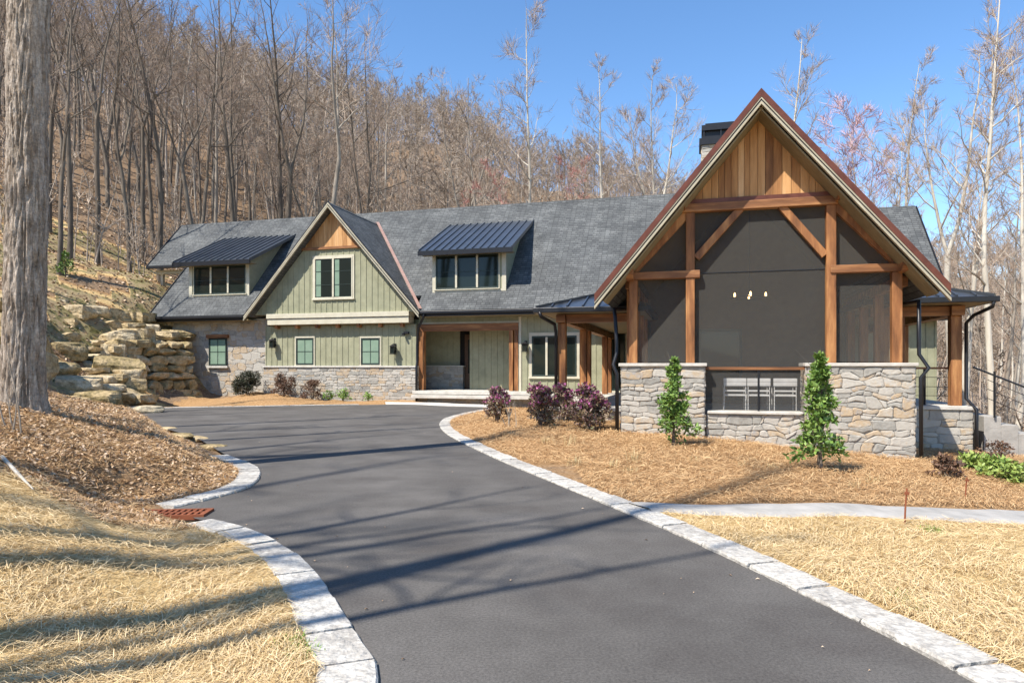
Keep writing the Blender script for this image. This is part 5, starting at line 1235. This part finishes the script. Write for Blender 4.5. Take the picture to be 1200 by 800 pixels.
V = np.concatenate([a_[0], b_[0]]); Fc = np.concatenate([a_[1], b_[1]+len(a_[0])]); stuff('straw', (V, Fc, np.concatenate([a_[2], b_[2]])), 'straw', 'pale loose straw strewn over the lawns beside the drive', 'straw')
stuff('pine_straw', strands(80000, (-3,16), (6.5,26), bedk, .13, .0032, 3, zj=.04), 'pinestraw', 'orange brown pine straw covering the bed before the screened porch', 'pine straw')
lk = lambda x, y: (x < -1.5) & (y > 3.5) & (cover(x, y) < .50) & (y < 19)
stuff('fallen_leaves', strands(42000, (-18,-1.5), (4.2,18), lk, .045, .022, 4, leaf=True), 'deadleaf', 'brown fallen leaves and mulch covering the left bank', 'fallen leaves')
lk2 = lambda x, y: (x < 0) & (y < 17) & (cover(x, y) < .50)
rgl = np.random.default_rng(77); pxs = rgl.uniform(0,1200,900); Ys = rgl.uniform(3.5,24,900); xs_ = (pxs-600)/F*Ys; dd_ = sdist(np.stack([xs_,Ys],1), drive_poly); m_ = (dd_ < -.03) & (rgl.random(900) < np.exp(dd_*2.5)*.9+.05); xs_, Ys = xs_[m_], Ys[m_]
Vl = []; Fl = []
for i_ in range(len(xs_)):
    a = rgl.uniform(0,6.28); l = rgl.uniform(.006,.02); c_, s_ = math.cos(a)*l, math.sin(a)*l; b0 = len(Vl); Vl += [(xs_[i_]-c_,Ys[i_]-s_,-1.594),(xs_[i_]-s_*.5,Ys[i_]+c_*.5,-1.585),(xs_[i_]+c_,Ys[i_]+s_,-1.592),(xs_[i_]+s_*.5,Ys[i_]-c_*.5,-1.588)]; Fl.append((b0,b0+3,b0+2,b0+1))
stuff('stray_leaves', (Vl, Fl, rgl.random(len(Fl))), 'deadleaf', 'stray dead leaves and straw bits blown onto the asphalt', 'fallen leaves')
hk = lambda x, y: (x < -15.5) & (y > 24) & ((x > -40))
stuff('hillside_leaves', strands(16000, (-45,-15), (25,55), hk, .075, .045, 9, leaf=True, zj=.02), 'deadleaf', 'brown fallen leaves scattered over the steep hillside left of the house', 'fallen leaves')
stuff('bank_straw', strands(60000, (-16,0), (4.0,16), lk2, .12, .003, 5), 'pinestraw', 'loose brown needles strewn over the left bank', 'pine straw')
# fallen branch on the left lawn
x, y = gp(22, 562); m = MB().tube([(x-.5,y+.45,hz(x-.5,y+.45)+.04),(x,y,hz(x,y)+.05),(x+.35,y-.3,hz(x+.35,y-.3)+.05)], [.02,.017,.006], 6); o = m.build('fallen_branch', MT['barkw'], off=(x,y,0)); o.location = (x,y,0); tag(o, 'pale fallen branch lying on the leaves at the left edge', 'branch')

# ---------------------------------------------------------------- light, sky, camera
D = Vector((.935,.785,-1.62)).normalized()
sun = bpy.data.lights.new('sun', 'SUN'); sun.energy = 4.9; sun.angle = R(.53); sun.color = (1,.945,.86); so = bpy.data.objects.new('sun', sun); C.objects.link(so); so.rotation_euler = D.to_track_quat('-Z','Y').to_euler(); so.location = (-20,-20,40)
wd = bpy.data.worlds.new('World'); bpy.context.scene.world = wd; wd.use_nodes = True; nt = wd.node_tree; bg = nt.nodes['Background']
sk = nt.nodes.new('ShaderNodeTexSky'); sk.sky_type = 'NISHITA'; sk.sun_disc = False; sk.sun_elevation = math.asin(-D.z); sk.sun_rotation = math.atan2(-D.x, -D.y) % (2*math.pi); sk.altitude = 900; sk.air_density = 1.0; sk.dust_density = .15; sk.ozone_density = 1.8
hs = nt.nodes.new('ShaderNodeHueSaturation'); hs.inputs['Saturation'].default_value = 1.16; nt.links.new(sk.outputs[0], hs.inputs['Color']); nt.links.new(hs.outputs[0], bg.inputs[0]); bg.inputs[1].default_value = .15
cam = bpy.data.cameras.new('camera'); cam.lens = 24; cam.sensor_width = 36; cam.shift_y = 30/1200; cam.clip_end = 2000; cam.clip_start = .1
co = bpy.data.objects.new('camera', cam); C.objects.link(co); co.location = (0,0,0); co.rotation_euler = (R(90),0,0)
sc = bpy.context.scene; sc.camera = co
sc.view_settings.view_transform = 'Standard'; sc.view_settings.look = 'None'; sc.view_settings.gamma = 1; sc.view_settings.exposure = .78
for o in bpy.data.objects:
    for k_ in ('base','_k'):
        if k_ in o: del o[k_]
